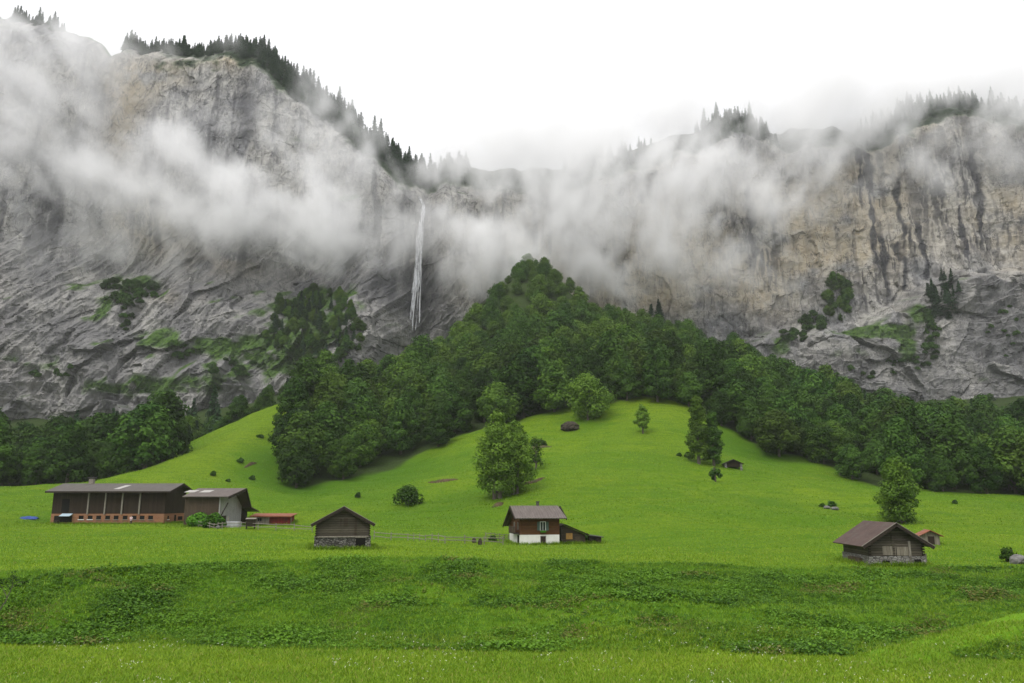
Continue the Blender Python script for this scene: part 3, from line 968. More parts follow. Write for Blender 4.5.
def plant(kind_name, mesh_set, loc, s=1.0, rz=None, label=None, cat="tree", group=None, parts=True, sz=1.0):
    rz = random.uniform(0, 6.28) if rz is None else rz
    if parts:
        r = empty(kind_name, loc, rz)
        r.scale = (s, s, s * sz)
        for nm, key in (("trunk", "trunk"), ("crown", "crown")):
            link(D.objects.new(nm, mesh_set[key]), r)
    else:
        r = D.objects.new(kind_name, mesh_set["whole"])
        r.location = loc
        r.rotation_euler = (0, 0, rz)
        r.scale = (s, s, s * sz)
        link(r)
    return tag(r, label, cat, group)


# ---- woods: jittered spacing over the ground they cover
def px_of(x, y, z):
    return to_px(np.float64(x), np.float64(y), np.float64(z))


cand = []
row = 0
y = 205.0
while y < 525:
    sp = (11.3 + 2.0 * (y - 205) / 300) * (0.78 if y > 425 else 1.0)
    xs = np.arange(-330, 330, sp) + (row % 2) * sp / 2
    for x in xs:
        xx, yv = x + rng.uniform(-.36, .36) * sp, y + rng.uniform(-.36, .36) * sp
        cand.append((xx, yv))
    y += sp * 0.92
    row += 1
cand = np.array(cand)
cz_ = height(cand[:, 0], cand[:, 1])
cpx, cpy = to_px(cand[:, 0], cand[:, 1], cz_)
wdp = wood_depth(cand[:, 0], cand[:, 1])
ymax = np.interp(cpx, [480, 505, 520, 550, 570, 640, 700, 760, 830, 900, 1024, 1100], [470, 500, 522, 522, 500, 480, 470, 470, 462, 455, 455, 440])
pleft = np.where(cand[:, 1] < 300, np.interp(cand[:, 1], [235, 300], [278, 304]), np.interp(cand[:, 1], [300, 370, 415, 450, 482, 520], [302, 350, 410, 468, 505, 520]) - 8)
central = (wdp > 2.5) & (cand[:, 1] < ymax) & (cpx > pleft) & (cpx < 1075)
lefty = (cpx < 168) & (cand[:, 1] > 243) & (cand[:, 1] < 325) & (cpx > -45)
valley = (cand[:, 1] > 325) & (cand[:, 1] < 420) & (cpx > 70) & (cpx < 290) & ~central
WOODS = []
for i in range(len(cand)):
    if central[i]:
        g = "lower" if (cpx[i] < 470 and cand[i, 1] < 312) else ("right" if cpx[i] > 700 else "upper")
    elif lefty[i]:
        g = "left"
    elif valley[i]:
        g = "valley"
    else:
        continue
    WOODS.append((cand[i, 0], cand[i, 1], cz_[i], cpx[i], cpy[i], g))
WLAB = {
    "lower": ("dark green broadleaf tree in the rounded lobe of wood beside the left ridge", "trees in the lower left lobe of the central wood"),
    "upper": ("leafy green tree in the steep wood climbing to the foot of the cliff", "trees in the upper middle of the central wood"),
    "right": ("dark leafy tree in the long wood sloping down to the right", "trees in the right arm of the central wood"),
    "left": ("tall dark tree in the flat wood behind the long brown barn", "trees in the wood behind the long barn"),
    "valley": ("dark tree in the hollow between the left ridge and the rock face", "trees in the hollow below the left cliff"),
}
WOODS.sort(key=lambda t: t[1])
far_parts, far_tone, far_idx = [], [], []
n_ind = 0
for (x, y, z, px, py, g) in WOODS:
    if g == "valley" and random.random() < 0.3:
        ms, s = random.choice(SPRUCE), random.uniform(1.0, 1.5)
        plant("conifer_tree", ms, (x, y, z - .3), s, label="dark pointed conifer in the hollow between the left ridge and the rock face", group="conifers in the hollow below the left cliff", parts=False)
        continue
    if g == "right" and px > 800 and y > 330 and random.random() < 0.06:
        plant("conifer_tree", random.choice(SPRUCE), (x, y, z - .3), random.uniform(1.0, 1.35), label="dark pointed conifer rising out of the wood at right", group="conifers in the right arm of the wood", parts=False)
        continue
    k = random.randrange(len(BROAD))
    if g in ("left", "right") and BROAD[k]["mat"] is M_ASH and random.random() < .6:
        k = random.choice([0, 1, 4])
    front = wood_depth(np.array([x]), np.array([y]))[0] < 7 if g not in ("left", "valley") else y < 256
    s = random.choice([.68, .78, .88, .96, 1.05, 1.16, 1.26]) * random.uniform(.94, 1.06) * (0.74 if y > 430 else (0.86 if y > 380 else 1.0)) * (0.95 if front else 1) * (1.12 if g == 'left' else 1)
    if g == "upper" and y > 470: s *= 0.7
    if g == "valley": s *= 0.75
    rz = random.uniform(0, 6.28)
    sz = random.uniform(.9, 1.1)
    if n_ind < 292:
        n_ind += 1
        plant("broadleaf_tree", BROAD[k], (x, y, z - .2), s, rz, WLAB[g][0], "tree", WLAB[g][1], parts=y < 300, sz=sz)
    else:
        (tv, tf), (cv, cf, ct) = BROAD[k]["arr"]
        keep = rng.uniform(size=len(cf)) < 0.6
        ci = cf[keep].ravel()
        v = cv[ci]
        ca, sa = math.cos(rz), math.sin(rz)
        vv_ = np.stack([(v[:, 0] * ca - v[:, 1] * sa) * s + x, (v[:, 0] * sa + v[:, 1] * ca) * s + y, v[:, 2] * s * sz + z - .2], 1)
        far_parts.append((vv_, np.arange(len(vv_)).reshape(-1, 4)))
        far_tone.append(np.clip(ct[ci] + random.uniform(-.25, .25), 0, 1))
        far_idx.append(np.full(keep.sum(), 0 if BROAD[k]["mat"] is M_BEECH else 1))
print("WOOD", len(WOODS), "individual", n_ind, "far", len(far_parts))
if far_parts:
    fv, ff = cat_arrays(far_parts)
    fm = np_mesh("distant_wood", fv, ff, [M_BEECH, M_ASH], False, np.concatenate(far_idx), {"tone": np.concatenate(far_tone)})
    tag(link(D.objects.new("distant_wood", fm)), "far upper wood that merges into one green mass below the cliffs", kind="stuff")

# ---- conifers along the cliff tops
nC = 0
def cliff_top_tree(px, back, s, ms, lab, grp):
    global nC
    X = (px - 512) / FPX * 640
    j = int(np.argmin(np.abs(CX - X)))
    for _ in range(3):
        p_ = _cpx[NR - 1, j]
        X += (px - p_) * 0.8
        j = int(np.argmin(np.abs(CX - X)))
    # back < 0: rows below the edge, > 0: behind it
    i = int(np.clip(NR - 1 + back, 0, NR + NB - 1))
    plant("conifer_tree", ms, (float(VX[i, j]), float(VY[i, j]), float(VZ[i, j]) - .6), s, label=lab, group=grp, parts=False, sz=random.uniform(.9, 1.15))
    nC += 1


LT = ("dark conifer standing on the skyline of the left cliff", "conifers along the top of the left cliff")
RT = ("dark conifer in mist on top of the right cliff", "conifers along the top of the right cliff")
fill_spots = []
def top_row(p0, p1, step, smin, smax, rows, lab, fill, fillrows):
    for px in np.arange(p0, p1, step):
        if random.random() < .12: continue
        cliff_top_tree(px + random.uniform(-step, step) * .7, random.choice(rows), random.uniform(smin, smax) * random.choice([.7, 1, 1, 1.15]) * (1.45 if abs(px - 181) < 3 else 1), random.choice(SPRUCE), *lab)
    for _ in range(fill):
        px = random.uniform(p0, p1)
        fill_spots.append((px, -int(fillrows(px) * random.random()) + random.choice([0, 2, 3])))


top_row(16, 66, 4.2, .7, 1.05, [-4, 0, 1, 2], LT, 25, lambda p: 12)
top_row(126, 245, 2.9, .45, 1.12, [-8, -5, -2, 0, 1], LT, 130, lambda p: 9 if p < 200 else 14)
top_row(240, 468, 2.7, .65, 1.1, [-9, -5, -2, 0, 1, 2], LT, 420, lambda p: np.interp(p, [240, 275, 330, 420, 465], [14, 36, 50, 46, 22]))
top_row(566, 650, 4.5, .6, 1.0, [-12, -6, 0], RT, 60, lambda p: 34)
top_row(695, 765, 3.6, .6, 1.05, [-10, -5, 0, 1], RT, 90, lambda p: 50)
top_row(850, 1030, 5.5, .6, 1.0, [-12, -6, 0], RT, 150, lambda p: 34)
cp_, ct_ = [], []
for (px, back) in fill_spots:
    X = (px - 512) / FPX * 640
    for _ in range(3):
        j = int(np.argmin(np.abs(CX - X)))
        X += (px - _cpx[NR - 1, j]) * .8
    j = int(np.argmin(np.abs(CX - X)))
    i = int(np.clip(NR - 1 + back, 0, NR + NB - 1))
    (tv, tf), (cv, cf, ct) = random.choice(SPRUCE)["arr"]
    keep = rng.uniform(size=len(cf)) < .7
    ci = cf[keep].ravel()
    rz, s_ = random.uniform(0, 6.28), random.uniform(.5, .95)
    v = cv[ci] * s_
    ca, sa = math.cos(rz), math.sin(rz)
    v = np.stack([v[:, 0] * ca - v[:, 1] * sa, v[:, 0] * sa + v[:, 1] * ca, v[:, 2]], 1) + [VX[i, j], VY[i, j] - 1, VZ[i, j] - 1]
    cp_.append((v, np.arange(len(v)).reshape(-1, 4)))
    ct_.append(np.clip(ct[ci] + random.uniform(-.2, .3), 0, 1))
fv, ff = cat_arrays(cp_)
tag(link(D.objects.new("clifftop_wood", np_mesh("clifftop_wood", fv, ff, [M_SPRUCE], False, attrs={"tone": np.concatenate(ct_)}))), "dark conifer wood clinging to the upper edge of the cliffs", kind="stuff")
print("TOP CONIFERS", nC)

# ---- scrub and trees on the ledges
def ledge_cluster(px, py, rx, ry, n, what, smin, smax, lab, grp):
    for _ in range(n):
        an, q = random.uniform(0, 6.28), math.sqrt(random.random())
        x, y_, z = on_cliff(px + rx * q * math.cos(an), py + ry * q * math.sin(an))
        if what == "shrub":
            plant("shrub", random.choice(BUSH), (x, y_ - .3, z - .8), random.uniform(smin, smax), label=lab, cat="shrub", group=grp, parts=False)
        elif what == "conifer":
            plant("conifer_tree", random.choice(SPRUCE), (x, y_ - .3, z - .8), random.uniform(smin, smax), label=lab, group=grp, parts=False)
        else:
            plant("ledge_tree", random.choice(BROAD), (x, y_ - .3, z - 1.6), random.uniform(smin, smax), label=lab, group=grp, parts=False)


ledge_cluster(316, 332, 44, 30, 40, "conifer", .6, .95, "dark conifer in the grove on the shelf left of the waterfall", "conifers in the grove left of the waterfall")
ledge_cluster(314, 330, 50, 38, 95, "tree", .35, .55, "small leafy tree in the grove on the shelf left of the waterfall", "leafy trees in the grove left of the waterfall")
ledge_cluster(130, 293, 27, 12, 40, "shrub", 1.0, 1.9, "green shrub in the big scrub patch on the left rock face", "shrubs of the scrub patch on the left rock face")
ledge_cluster(128, 322, 10, 14, 6, "shrub", .8, 1.3, "green shrub in the strip below the big scrub patch", "shrubs in the strip below the scrub patch")
ledge_cluster(178, 352, 16, 7, 8, "shrub", .9, 1.6, "dark shrub on the middle ledge of the left rock face", "shrubs on the middle left ledge")
ledge_cluster(235, 368, 36, 8, 12, "shrub", .8, 1.6, "shrub along the slanting ledge under the grove", "shrubs on the slanting ledge under the grove")
ledge_cluster(50, 372, 30, 8, 8, "shrub", .7, 1.2, "small shrub on the low rocks at far left", "shrubs on the low rocks at far left")
ledge_cluster(290, 392, 26, 10, 8, "tree", .35, .5, "small tree at the foot of the rock above the left ridge", "trees at the foot of the rock above the ridge")
ledge_cluster(838, 300, 13, 22, 26, "tree", .38, .6, "dark leafy tree on the grassy shelf of the right cliff", "leafy trees on the right grassy shelf")
ledge_cluster(812, 324, 12, 8, 14, "shrub", 1.2, 2.0, "dark shrub left of the trees on the right grassy shelf", "shrubs left of the trees on the right shelf")
ledge_cluster(943, 300, 16, 24, 34, "conifer", .6, 1.0, "dark conifer at the right end of the grassy cliff shelf", "conifers at the right end of the shelf")
ledge_cluster(930, 338, 10, 26, 24, "shrub", .9, 1.6, "shrub in the green cleft below the shelf conifers", "shrubs in the cleft below the shelf conifers")
ledge_cluster(975, 408, 34, 12, 14, "shrub", 1.0, 1.8, "shrub among the broken rocks at lower right", "shrubs among the rocks at lower right")
ledge_cluster(870, 375, 40, 8, 8, "shrub", .8, 1.3, "shrub on the grey buttress above the right wood", "shrubs on the grey buttress at right")
ledge_cluster(660, 318, 18, 4, 5, "conifer", .7, 1.0, "small pointed conifer at the cliff foot above the wood", "conifers at the cliff foot above the wood")
ledge_cluster(522, 282, 30, 22, 26, "tree", .4, .62, "small green tree at the misty tip of the central wood", "trees at the misty tip of the wood")

ledge_cluster(792, 338, 16, 7, 16, "shrub", .8, 1.5, "shrub on the broken ledge left of the shelf trees", "shrubs on the broken ledge left of the shelf trees")
ledge_cluster(908, 362, 20, 9, 12, "shrub", .7, 1.3, "shrub scattered on the rock below the green cleft", "shrubs below the green cleft")
ledge_cluster(1000, 330, 18, 30, 12, "shrub", .6, 1.2, "small shrub clinging to the rock at the far right", "shrubs on the rock at the far right")
ledge_cluster(720, 352, 20, 8, 12, "shrub", .8, 1.4, "shrub at the rock foot above the right arm of the wood", "shrubs at the rock foot above the wood")

# ---- trees and bushes standing alone on the slope
def lone(name, px, py, arr, mat, label, cat="tree", rz=0.0, group=None):
    x, y_, z = on_ground(px, py)
    return plant(name, tree_meshes(arr, mat, name), (x, y_, z - .1), 1.0, rz, label, cat, group)


def ppm(px, py):
    x, y_, z = on_ground(px, py)
    return (y_ * CP + (z - CAM_Z) * SP) / FPX


u = ppm(502, 498)
lone("broadleaf_tree", 497, 499, broadleaf(88 * u, 48 * u, 7 * u, 60, 11000, .25, .8, 2, .08), M_LIGHT, "tallest leafy tree on the open slope above the chalet, two thin stems")
lone("broadleaf_tree", 515, 494, broadleaf(76 * u, 40 * u, 8 * u, 50, 9000, .25, .85, 2, .08), M_LIGHT, "slightly lower tree with bright top crowding the tallest tree's right side")
lone("young_tree", 536, 470, broadleaf(40 * u, 26 * u, 7 * u, 18, 800, .22, .9, 1, .15), M_LIGHT, "thin pale young tree right of the tall pair above the chalet")
u = ppm(703, 464)
lone("tall_tree", 699, 464, broadleaf(70 * u, 25 * u, 5 * u, 46, 6500, .26, .7), M_LIGHT, "slender yellowish green tree, left one of the pair beside the small hut")
lone("tall_tree", 714, 466, broadleaf(55 * u, 22 * u, 4 * u, 38, 5600, .26, .78), M_BEECH, "darker shorter tree, right one of the pair beside the small hut")
u = ppm(643, 434)
lone("young_tree", 643, 434, broadleaf(30 * u, 19 * u, 6 * u, 18, 1900, .26, .8), M_LIGHT, "small round young tree alone on the top of the central meadow")
u = ppm(901, 523)
lone("broadleaf_tree", 901, 524, broadleaf(68 * u, 40 * u, 3 * u, 56, 9500, .22, .75, 1, .03), M_LIGHT, "big bushy tree standing behind the right log barn")
u = ppm(588, 419)
lone("broadleaf_tree", 588, 420, broadleaf(49 * u, 45 * u, 5 * u, 34, 5600, .36, .95), M_LIGHT, "bright green round tree at the wood edge above the dark boulder")
SHRUBS = [(408, 505, 30, 21, "dark round bush alone in the meadow left of the tall trees"), (716, 482, 13, 20, "upright bush just below the pair of slender trees"), (688, 458, 8, 6, "low dark bush left of the slender trees"), (679, 456, 5, 4, "smallest dark bush left of the slender trees"),
          (538, 447, 20, 8, "low spreading shrub right of the thin young tree"), (534, 463, 16, 9, "dark shrub beside the earth bank right of the tall pair"), (832, 507, 9, 6, "small dark shrub on the right meadow beside pale stones"), (822, 507, 6, 4, "tiny shrub at the left of pale stones on the right meadow"), (955, 504, 5, 4, "tiny dark shrub on the far right meadow below the wood"),
          (1009, 562, 17, 17, "dark windblown bush at the right edge beside a grey block"), (213, 476, 6, 7, "small bush on the left ridge just above the second barn"), (240, 463, 8, 5, "low brown bush halfway up the left ridge"), (252, 480, 6, 5, "little bush on the left ridge nearest the wood"), (228, 482, 5, 4, "tiny bush low on the left ridge"), (260, 438, 7, 3, "low bush high on the left ridge"),
          (358, 498, 6, 6, "tiny shrub in the hollow meadow above the log barn"), (586, 541, 7, 10, "small bush between the annex and the low shed"), (493, 541, 9, 6, "little green bush by the fence left of the chalet")]
for px, py, wpx, hpx, lab in SHRUBS:
    u = ppm(px, py)
    lf = max(.09, min(.26, 1.1 * u))
    lone("shrub", px, py, bush(hpx * u, wpx * u, 7 if wpx < 14 else 12, 400 if wpx < 12 else (900 if wpx < 20 else 1800), lf), M_BEECH if "dark" in lab else M_SHRUB, lab, "shrub")
# ------------------------------------------------------------------ building tools
class MB:
    def __init__(s):
        s.v, s.f = [], []
    def poly(s, pts):
        k = len(s.v)
        s.v += [tuple(p) for p in pts]
        s.f.append(tuple(range(k, k + len(pts))))
        return s
    def box(s, x0, x1, y0, y1, z0, z1):
        k = len(s.v)
        s.v += [(x0, y0, z0), (x1, y0, z0), (x1, y1, z0), (x0, y1, z0), (x0, y0, z1), (x1, y0, z1), (x1, y1, z1), (x0, y1, z1)]
        s.f += [tuple(k + i for i in q) for q in ((3, 2, 1, 0), (4, 5, 6, 7), (0, 1, 5, 4), (1, 2, 6, 5), (2, 3, 7, 6), (3, 0, 4, 7))]
        return s
    def prism(s, pts, axis, a, b):
        """Outline pts (2-D) extruded from a to b along the axis: 'y' takes (x,z) outlines, 'x' takes (y,z)."""
        put = (lambda p, t: (p[0], t, p[1])) if axis == "y" else (lambda p, t: (t, p[0], p[1]))
        k, n = len(s.v), len(pts)
        s.v += [put(p, a) for p in pts] + [put(p, b) for p in pts]
        s.f.append(tuple(k + i for i in range(n)))
        s.f.append(tuple(k + n + i for i in reversed(range(n))))
        for i in range(n):
            j = (i + 1) % n
            s.f.append((k + i, k + n + i, k + n + j, k + j))
        return s
    def slab(s, a, b_, c_, d, th):
        """Four corners of the top face, thickened downwards."""
        k = len(s.v)
        q = [Vector(p) for p in (a, b_, c_, d)]
        nrm = (q[1] - q[0]).cross(q[3] - q[0]).normalized()
        if nrm.z < 0: nrm = -nrm
        s.v += [tuple(p) for p in q] + [tuple(p - nrm * th) for p in q]
        s.f += [tuple(k + i for i in t) for t in ((0, 1, 2, 3), (7, 6, 5, 4), (0, 4, 5, 1), (1, 5, 6, 2), (2, 6, 7, 3), (3, 7, 4, 0))]
        return s
    def bar(s, a, b_, r, k=6):
        a, b_ = np.array(a, float), np.array(b_, float)
        v, f = tube_arrays([a, b_], [r, r], k)
        n = len(s.v)
        s.v += [tuple(p) for p in v]
        s.f += [tuple(int(i) + n for i in q) for q in f]
        s.f.append(tuple(n + i for i in range(k)))
        s.f.append(tuple(n + k + i for i in reversed(range(k))))
        return s
    def build(s, name, mat, parent=None, bevel=0.0):
        me = D.meshes.new(name)
        me.from_pydata(s.v, [], s.f)
        import bmesh
        bm = bmesh.new()
        bm.from_mesh(me)
        bmesh.ops.recalc_face_normals(bm, faces=bm.faces)
        bm.to_mesh(me)
        bm.free()
        me.materials.append(mat)
        o = D.objects.new(name, me)
        if bevel:
            bv = o.modifiers.new("bevel", "BEVEL")
            bv.width = bevel
            bv.segments = 1
        return link(o, parent)


def board_mat(name, c1, c2, axis, width, gap=0.12, rough=0.85, dirt=(0.03, 0.026, 0.02)):
    m, w, b, o = new_mat(name, rough, 0.15)
    tcx = w.n("ShaderNodeTexCoord").outputs["Object"]
    sp = w.n("ShaderNodeSeparateXYZ", i={0: tcx})
    cc = sp.outputs[2] if axis == "z" else w.math("ADD", sp.outputs[0], sp.outputs[1])
    q = w.math("DIVIDE", cc, width)
    fr = w.math("FRACT", w.math("ADD", q, 100.0))
    idn = w.math("FLOOR", w.math("ADD", q, 100.0))
    wnz = w.n("ShaderNodeTexWhiteNoise", noise_dimensions="1D")
    w.put(wnz.inputs["W"], idn)
    grain = w.noise(w.scale(tcx, (0.8, 0.8, 9) if axis == "z" else (9, 9, 0.8)), 2.2, 4, 0.65)
    c = w.mix(wnz.outputs[0], c1, c2)
    c = w.mix(w.rng(grain, 0.35, 0.7, 0, 0.6), c, tuple(v * 0.45 for v in c1))
    st = w.noise(tcx, 0.5, 4, 0.6)
    c = w.mix(w.rng(st, 0.55, 0.75, 0, 0.6), c, dirt)
    edge = w.math("LESS_THAN", fr, gap)
    c = w.mix(w.math("MULTIPLY", edge, 0.75), c, (0.008, 0.007, 0.006))
    w.put(b.inputs["Base Color"], c)
    bump(w, b, w.math("MULTIPLY", edge, -1.0), 0.03)
    return m


def rough_mat(name, c1, c2, scale=2.0, c3=None, bumpd=0.03, rough=0.9, stretch=(1, 1, 1)):
    m, w, b, o = new_mat(name, rough, 0.15)
    tcx = w.n("ShaderNodeTexCoord").outputs["Object"]
    v = w.scale(tcx, stretch)
    n = w.noise(v, scale, 5, 0.65)
    c = w.mix(w.rng(n, 0.35, 0.65), c1, c2)
    if c3:
        c = w.mix(w.rng(w.noise(tcx, scale * .3, 4, .6), 0.52, 0.68, 0, .8), c, c3)
    w.put(b.inputs["Base Color"], c)
    if bumpd: bump(w, b, n, bumpd)
    return m


def stone_mat(name, c1, c2, mortar, scale):
    m, w, b, o = new_mat(name, 0.92, 0.1)
    tcx = w.n("ShaderNodeTexCoord").outputs["Object"]
    v = w.scale(tcx, (1, 1, 1.7))
    vo = w.n("ShaderNodeTexVoronoi", feature="F1", i={"Vector": v, "Scale": scale})
    ve = w.n("ShaderNodeTexVoronoi", feature="DISTANCE_TO_EDGE", i={"Vector": v, "Scale": scale})
    s2 = w.n("ShaderNodeSeparateColor", i={0: vo.outputs["Color"]})
    c = w.mix(s2.outputs[0], c1, c2)
    c = w.mix(w.rng(ve.outputs[0], 0.02, 0.10, 1, 0), c, mortar)
    w.put(b.inputs["Base Color"], c)
    bump(w, b, w.rng(ve.outputs[0], 0.0, 0.15), 0.06)
    return m


def sheet_mat(name, c1, c2, pitch, rough=0.6, rust=None, axis=0):
    m, w, b, o = new_mat(name, rough, 0.3)
    tcx = w.n("ShaderNodeTexCoord").outputs["Object"]
    sp = w.n("ShaderNodeSeparateXYZ", i={0: tcx})
    sn = w.math("SINE", w.math("MULTIPLY", sp.outputs[axis], 6.283 / pitch))
    n = w.noise(w.scale(tcx, (1.5, 0.5, 1)), 0.9, 5, 0.65)
    c = w.mix(w.rng(n, 0.35, 0.65), c1, c2)
    if rust:
        c = w.mix(w.rng(w.noise(tcx, 0.8, 5, .7), 0.5, 0.66, 0, .8), c, rust)
    c = w.mix(w.rng(sn, 0.5, 1.0, 0, 0.25), c, tuple(v * .5 for v in c1))
    w.put(b.inputs["Base Color"], c)
    bump(w, b, sn, 0.03)
    return m


M_DKPLANK = board_mat("dark_brown_boards", (0.036, 0.025, 0.018), (0.052, 0.036, 0.026), "x", 0.22)
M_MIDPLANK = board_mat("brown_boards", (0.085, 0.062, 0.043), (0.110, 0.080, 0.056), "x", 0.25)
M_LOG = board_mat("weathered_logs", (0.070, 0.060, 0.046), (0.130, 0.112, 0.086), "z", 0.26, 0.16)
M_LOGD = board_mat("dark_logs", (0.060, 0.047, 0.034), (0.095, 0.075, 0.055), "z", 0.26, 0.16)
M_CHALET = board_mat("chalet_boards", (0.105, 0.048, 0.020), (0.135, 0.062, 0.027), "z", 0.20, 0.14)
M_LIGHTB = board_mat("bleached_boards", (0.21, 0.185, 0.145), (0.29, 0.26, 0.21), "x", 0.34, 0.07)
M_GREYB = board_mat("pale_grey_boards", (0.33, 0.32, 0.31), (0.41, 0.40, 0.385), "x", 0.5, 0.04, dirt=(0.22, 0.21, 0.2))
M_REDB = board_mat("red_boards", (0.17, 0.022, 0.018), (0.22, 0.032, 0.025), "x", 0.3)
M_POST = rough_mat("grey_post_wood", (0.17, 0.15, 0.125), (0.27, 0.245, 0.21), 3.0, stretch=(4, 4, .6))
M_BEAM = rough_mat("dark_beam_wood", (0.022, 0.017, 0.013), (0.045, 0.035, 0.027), 3.0, stretch=(3, 3, 3))
M_ORANGEW = rough_mat("fresh_boards", (0.32, 0.17, 0.05), (0.42, 0.25, 0.085), 3.0, stretch=(3, 3, 1))
M_BRICK, w, b, o = new_mat("orange_brick", 0.9, 0.12)
tcx = w.n("ShaderNodeTexCoord").outputs["Object"]
br = w.n("ShaderNodeTexBrick", i={"Vector": w.scale(tcx, (1, 1, 1), (math.pi / 2, 0, 0)), "Color1": (0.24, 0.100, 0.050, 1), "Color2": (0.30, 0.140, 0.068, 1), "Mortar": (0.25, 0.18, 0.135, 1), "Scale": 1.0, "Brick Width": 0.5, "Row Height": 0.25, "Mortar Size": 0.02})
w.put(b.inputs["Base Color"], w.mix(w.rng(w.noise(tcx, 0.9, 4, .6), 0.45, 0.7, 0, .55), br.outputs[0], (0.22, 0.13, 0.09)))
M_STONE = stone_mat("field_stone", (0.060, 0.056, 0.050), (0.230, 0.220, 0.205), (0.02, 0.018, 0.016), 2.6)
M_PALESTONE = stone_mat("pale_limed_stone", (0.17, 0.16, 0.145), (0.31, 0.30, 0.28), (0.08, 0.075, 0.07), 2.4)
M_WHITE = rough_mat("white_plaster", (0.66, 0.645, 0.61), (0.75, 0.74, 0.71), 1.2, (0.55, 0.53, 0.49), 0.01)
M_CONCRETE = rough_mat("concrete", (0.33, 0.34, 0.36), (0.44, 0.45, 0.47), 1.5, (0.25, 0.25, 0.25), .02)
M_SHEETGREY = sheet_mat("grey_roof_sheet", (0.078, 0.070, 0.062), (0.110, 0.100, 0.090), 0.45, .7, (0.10, 0.085, 0.075))
M_SHEETPALE = sheet_mat("pale_roof_sheet", (0.36, 0.345, 0.32), (0.45, 0.43, 0.40), 0.45, .6)
M_SHEETBROWN = sheet_mat("brown_roof_sheet", (0.098, 0.080, 0.070), (0.135, 0.112, 0.100), 0.4, .7)
M_ROOFRED = sheet_mat("red_brown_roof_sheet", (0.070, 0.044, 0.038), (0.100, 0.064, 0.054), 0.35, .8, (0.095, 0.080, 0.068), 1)
M_RUST = sheet_mat("rusty_roof_sheet", (0.22, 0.070, 0.040), (0.29, 0.105, 0.060), 0.35, .75, (0.20, 0.14, 0.10))
M_SHINGLE = board_mat("weathered_shingles", (0.115, 0.10, 0.085), (0.20, 0.18, 0.155), "x", 0.3, 0.08)
M_DARK, w, b, o = new_mat("dark_opening", 0.8, 0.1)
b.inputs["Base Color"].default_value = (0.010, 0.009, 0.008, 1)
M_GLASS, w, b, o = new_mat("window_glass", 0.12, 0.5)
b.inputs["Base Color"].default_value = (0.03, 0.035, 0.038, 1)
M_SHUT = rough_mat("green_shutter", (0.055, 0.085, 0.07), (0.075, 0.11, 0.09), 2.0)
M_WPAINT = rough_mat("white_paint", (0.68, 0.67, 0.65), (0.76, 0.75, 0.73), 3.0, None, 0.0)
M_IRON = rough_mat("iron", (0.05, 0.05, 0.05), (0.09, 0.085, 0.08), 3.0)
M_BLUE = rough_mat("blue_tarpaulin", (0.020, 0.045, 0.19), (0.035, 0.075, 0.27), 2.0, None, .05, .5)
M_PALEBLUE = rough_mat("pale_blue_sheet", (0.36, 0.47, 0.55), (0.45, 0.55, 0.62), 1.0)
M_ROCK = rough_mat("field_rock", (0.09, 0.088, 0.085), (0.22, 0.215, 0.205), 2.5, (0.06, 0.075, 0.03), .12)
M_ROCKD = rough_mat("dark_rock", (0.025, 0.020, 0.016), (0.075, 0.060, 0.048), 1.5, (0.05, 0.055, 0.02), .2)
M_ROCKP = rough_mat("pale_rock", (0.40, 0.40, 0.43), (0.55, 0.55, 0.58), 1.5, (0.25, 0.25, 0.26), .1)
M_EARTH = rough_mat("bare_earth", (0.060, 0.042, 0.024), (0.12, 0.085, 0.05), 1.2, (0.045, 0.075, 0.015), .15)


def X_at(px, Y, z):
    return (px - 512) / FPX * (Y * CP + (z - CAM_Z) * SP)


def window(parent, x0, x1, z0, z1, y, frame=None, sill=None, mat=M_GLASS, ax="y", out=-1):
    """A window on the wall plane y (or x): dark pane, frame and sill proud of the wall."""
    def bx(mb, a0, a1, d0, d1, c0, c1):
        d0, d1 = sorted((y + out * d0, y + out * d1))
        return mb.box(a0, a1, d0, d1, c0, c1) if ax == "y" else mb.box(d0, d1, a0, a1, c0, c1)
    o = bx(MB(), x0, x1, -0.05, 0.012, z0, z1).build("window", mat, parent)
    if frame:
        t = 0.07
        mb = MB()
        bx(mb, x0 - t, x1 + t, -0.04, 0.05, z1 + .002, z1 + t)
        bx(mb, x0 - t, x0 - .002, -0.04, 0.05, z0, z1)
        bx(mb, x1 + .002, x1 + t, -0.04, 0.05, z0, z1)
        bx(mb, (x0 + x1) / 2 - .025, (x0 + x1) / 2 + .025, 0.014, 0.045, z0, z1)
        mb.build("frame", frame, o)
    if sill:
        bx(MB(), x0 - .12, x1 + .12, -0.03, 0.14, z0 - .14, z0 - .002).build("sill", sill, o)
    return o


# ---- the long barn
Yb, gb = 166.0, gz(-82, 166)
xl, xr = X_at(50, Yb, gb), X_at(163.5, Yb, gb)
L, W_ = xr - xl, 10.5
zb = gb - 0.1
barn = empty("long_barn", (xl, Yb, zb))
tag(barn, "long dark brown barn on an orange brick base with a row of small windows", "barn")
HB, HE, HR = 2.15, 6.95, 8.25
base = MB().box(0, L, 0, W_, -.8, HB).build("brick_base", M_BRICK, barn)
MB().prism([(0.05, HB + .002), (W_ - .05, HB + .002), (W_ - .05, HE), (W_ / 2, HR - .12), (0.05, HE)], "x", 0.03, L - .03).build("boarded_wall", M_DKPLANK, barn)
ov = 1.3
rf = MB().slab((-1.0, -1.25, HE - .28), (L + ov, -1.25, HE - .28), (L + ov, W_ / 2, HR + .1), (-1.0, W_ / 2, HR + .1), .16)
rf.slab((L + ov, W_ + 1.25, HE - .28), (-1.0, W_ + 1.25, HE - .28), (-1.0, W_ / 2, HR + .1), (L + ov, W_ / 2, HR + .1), .16)
roof = rf.build("roof", M_SHEETGREY, barn)
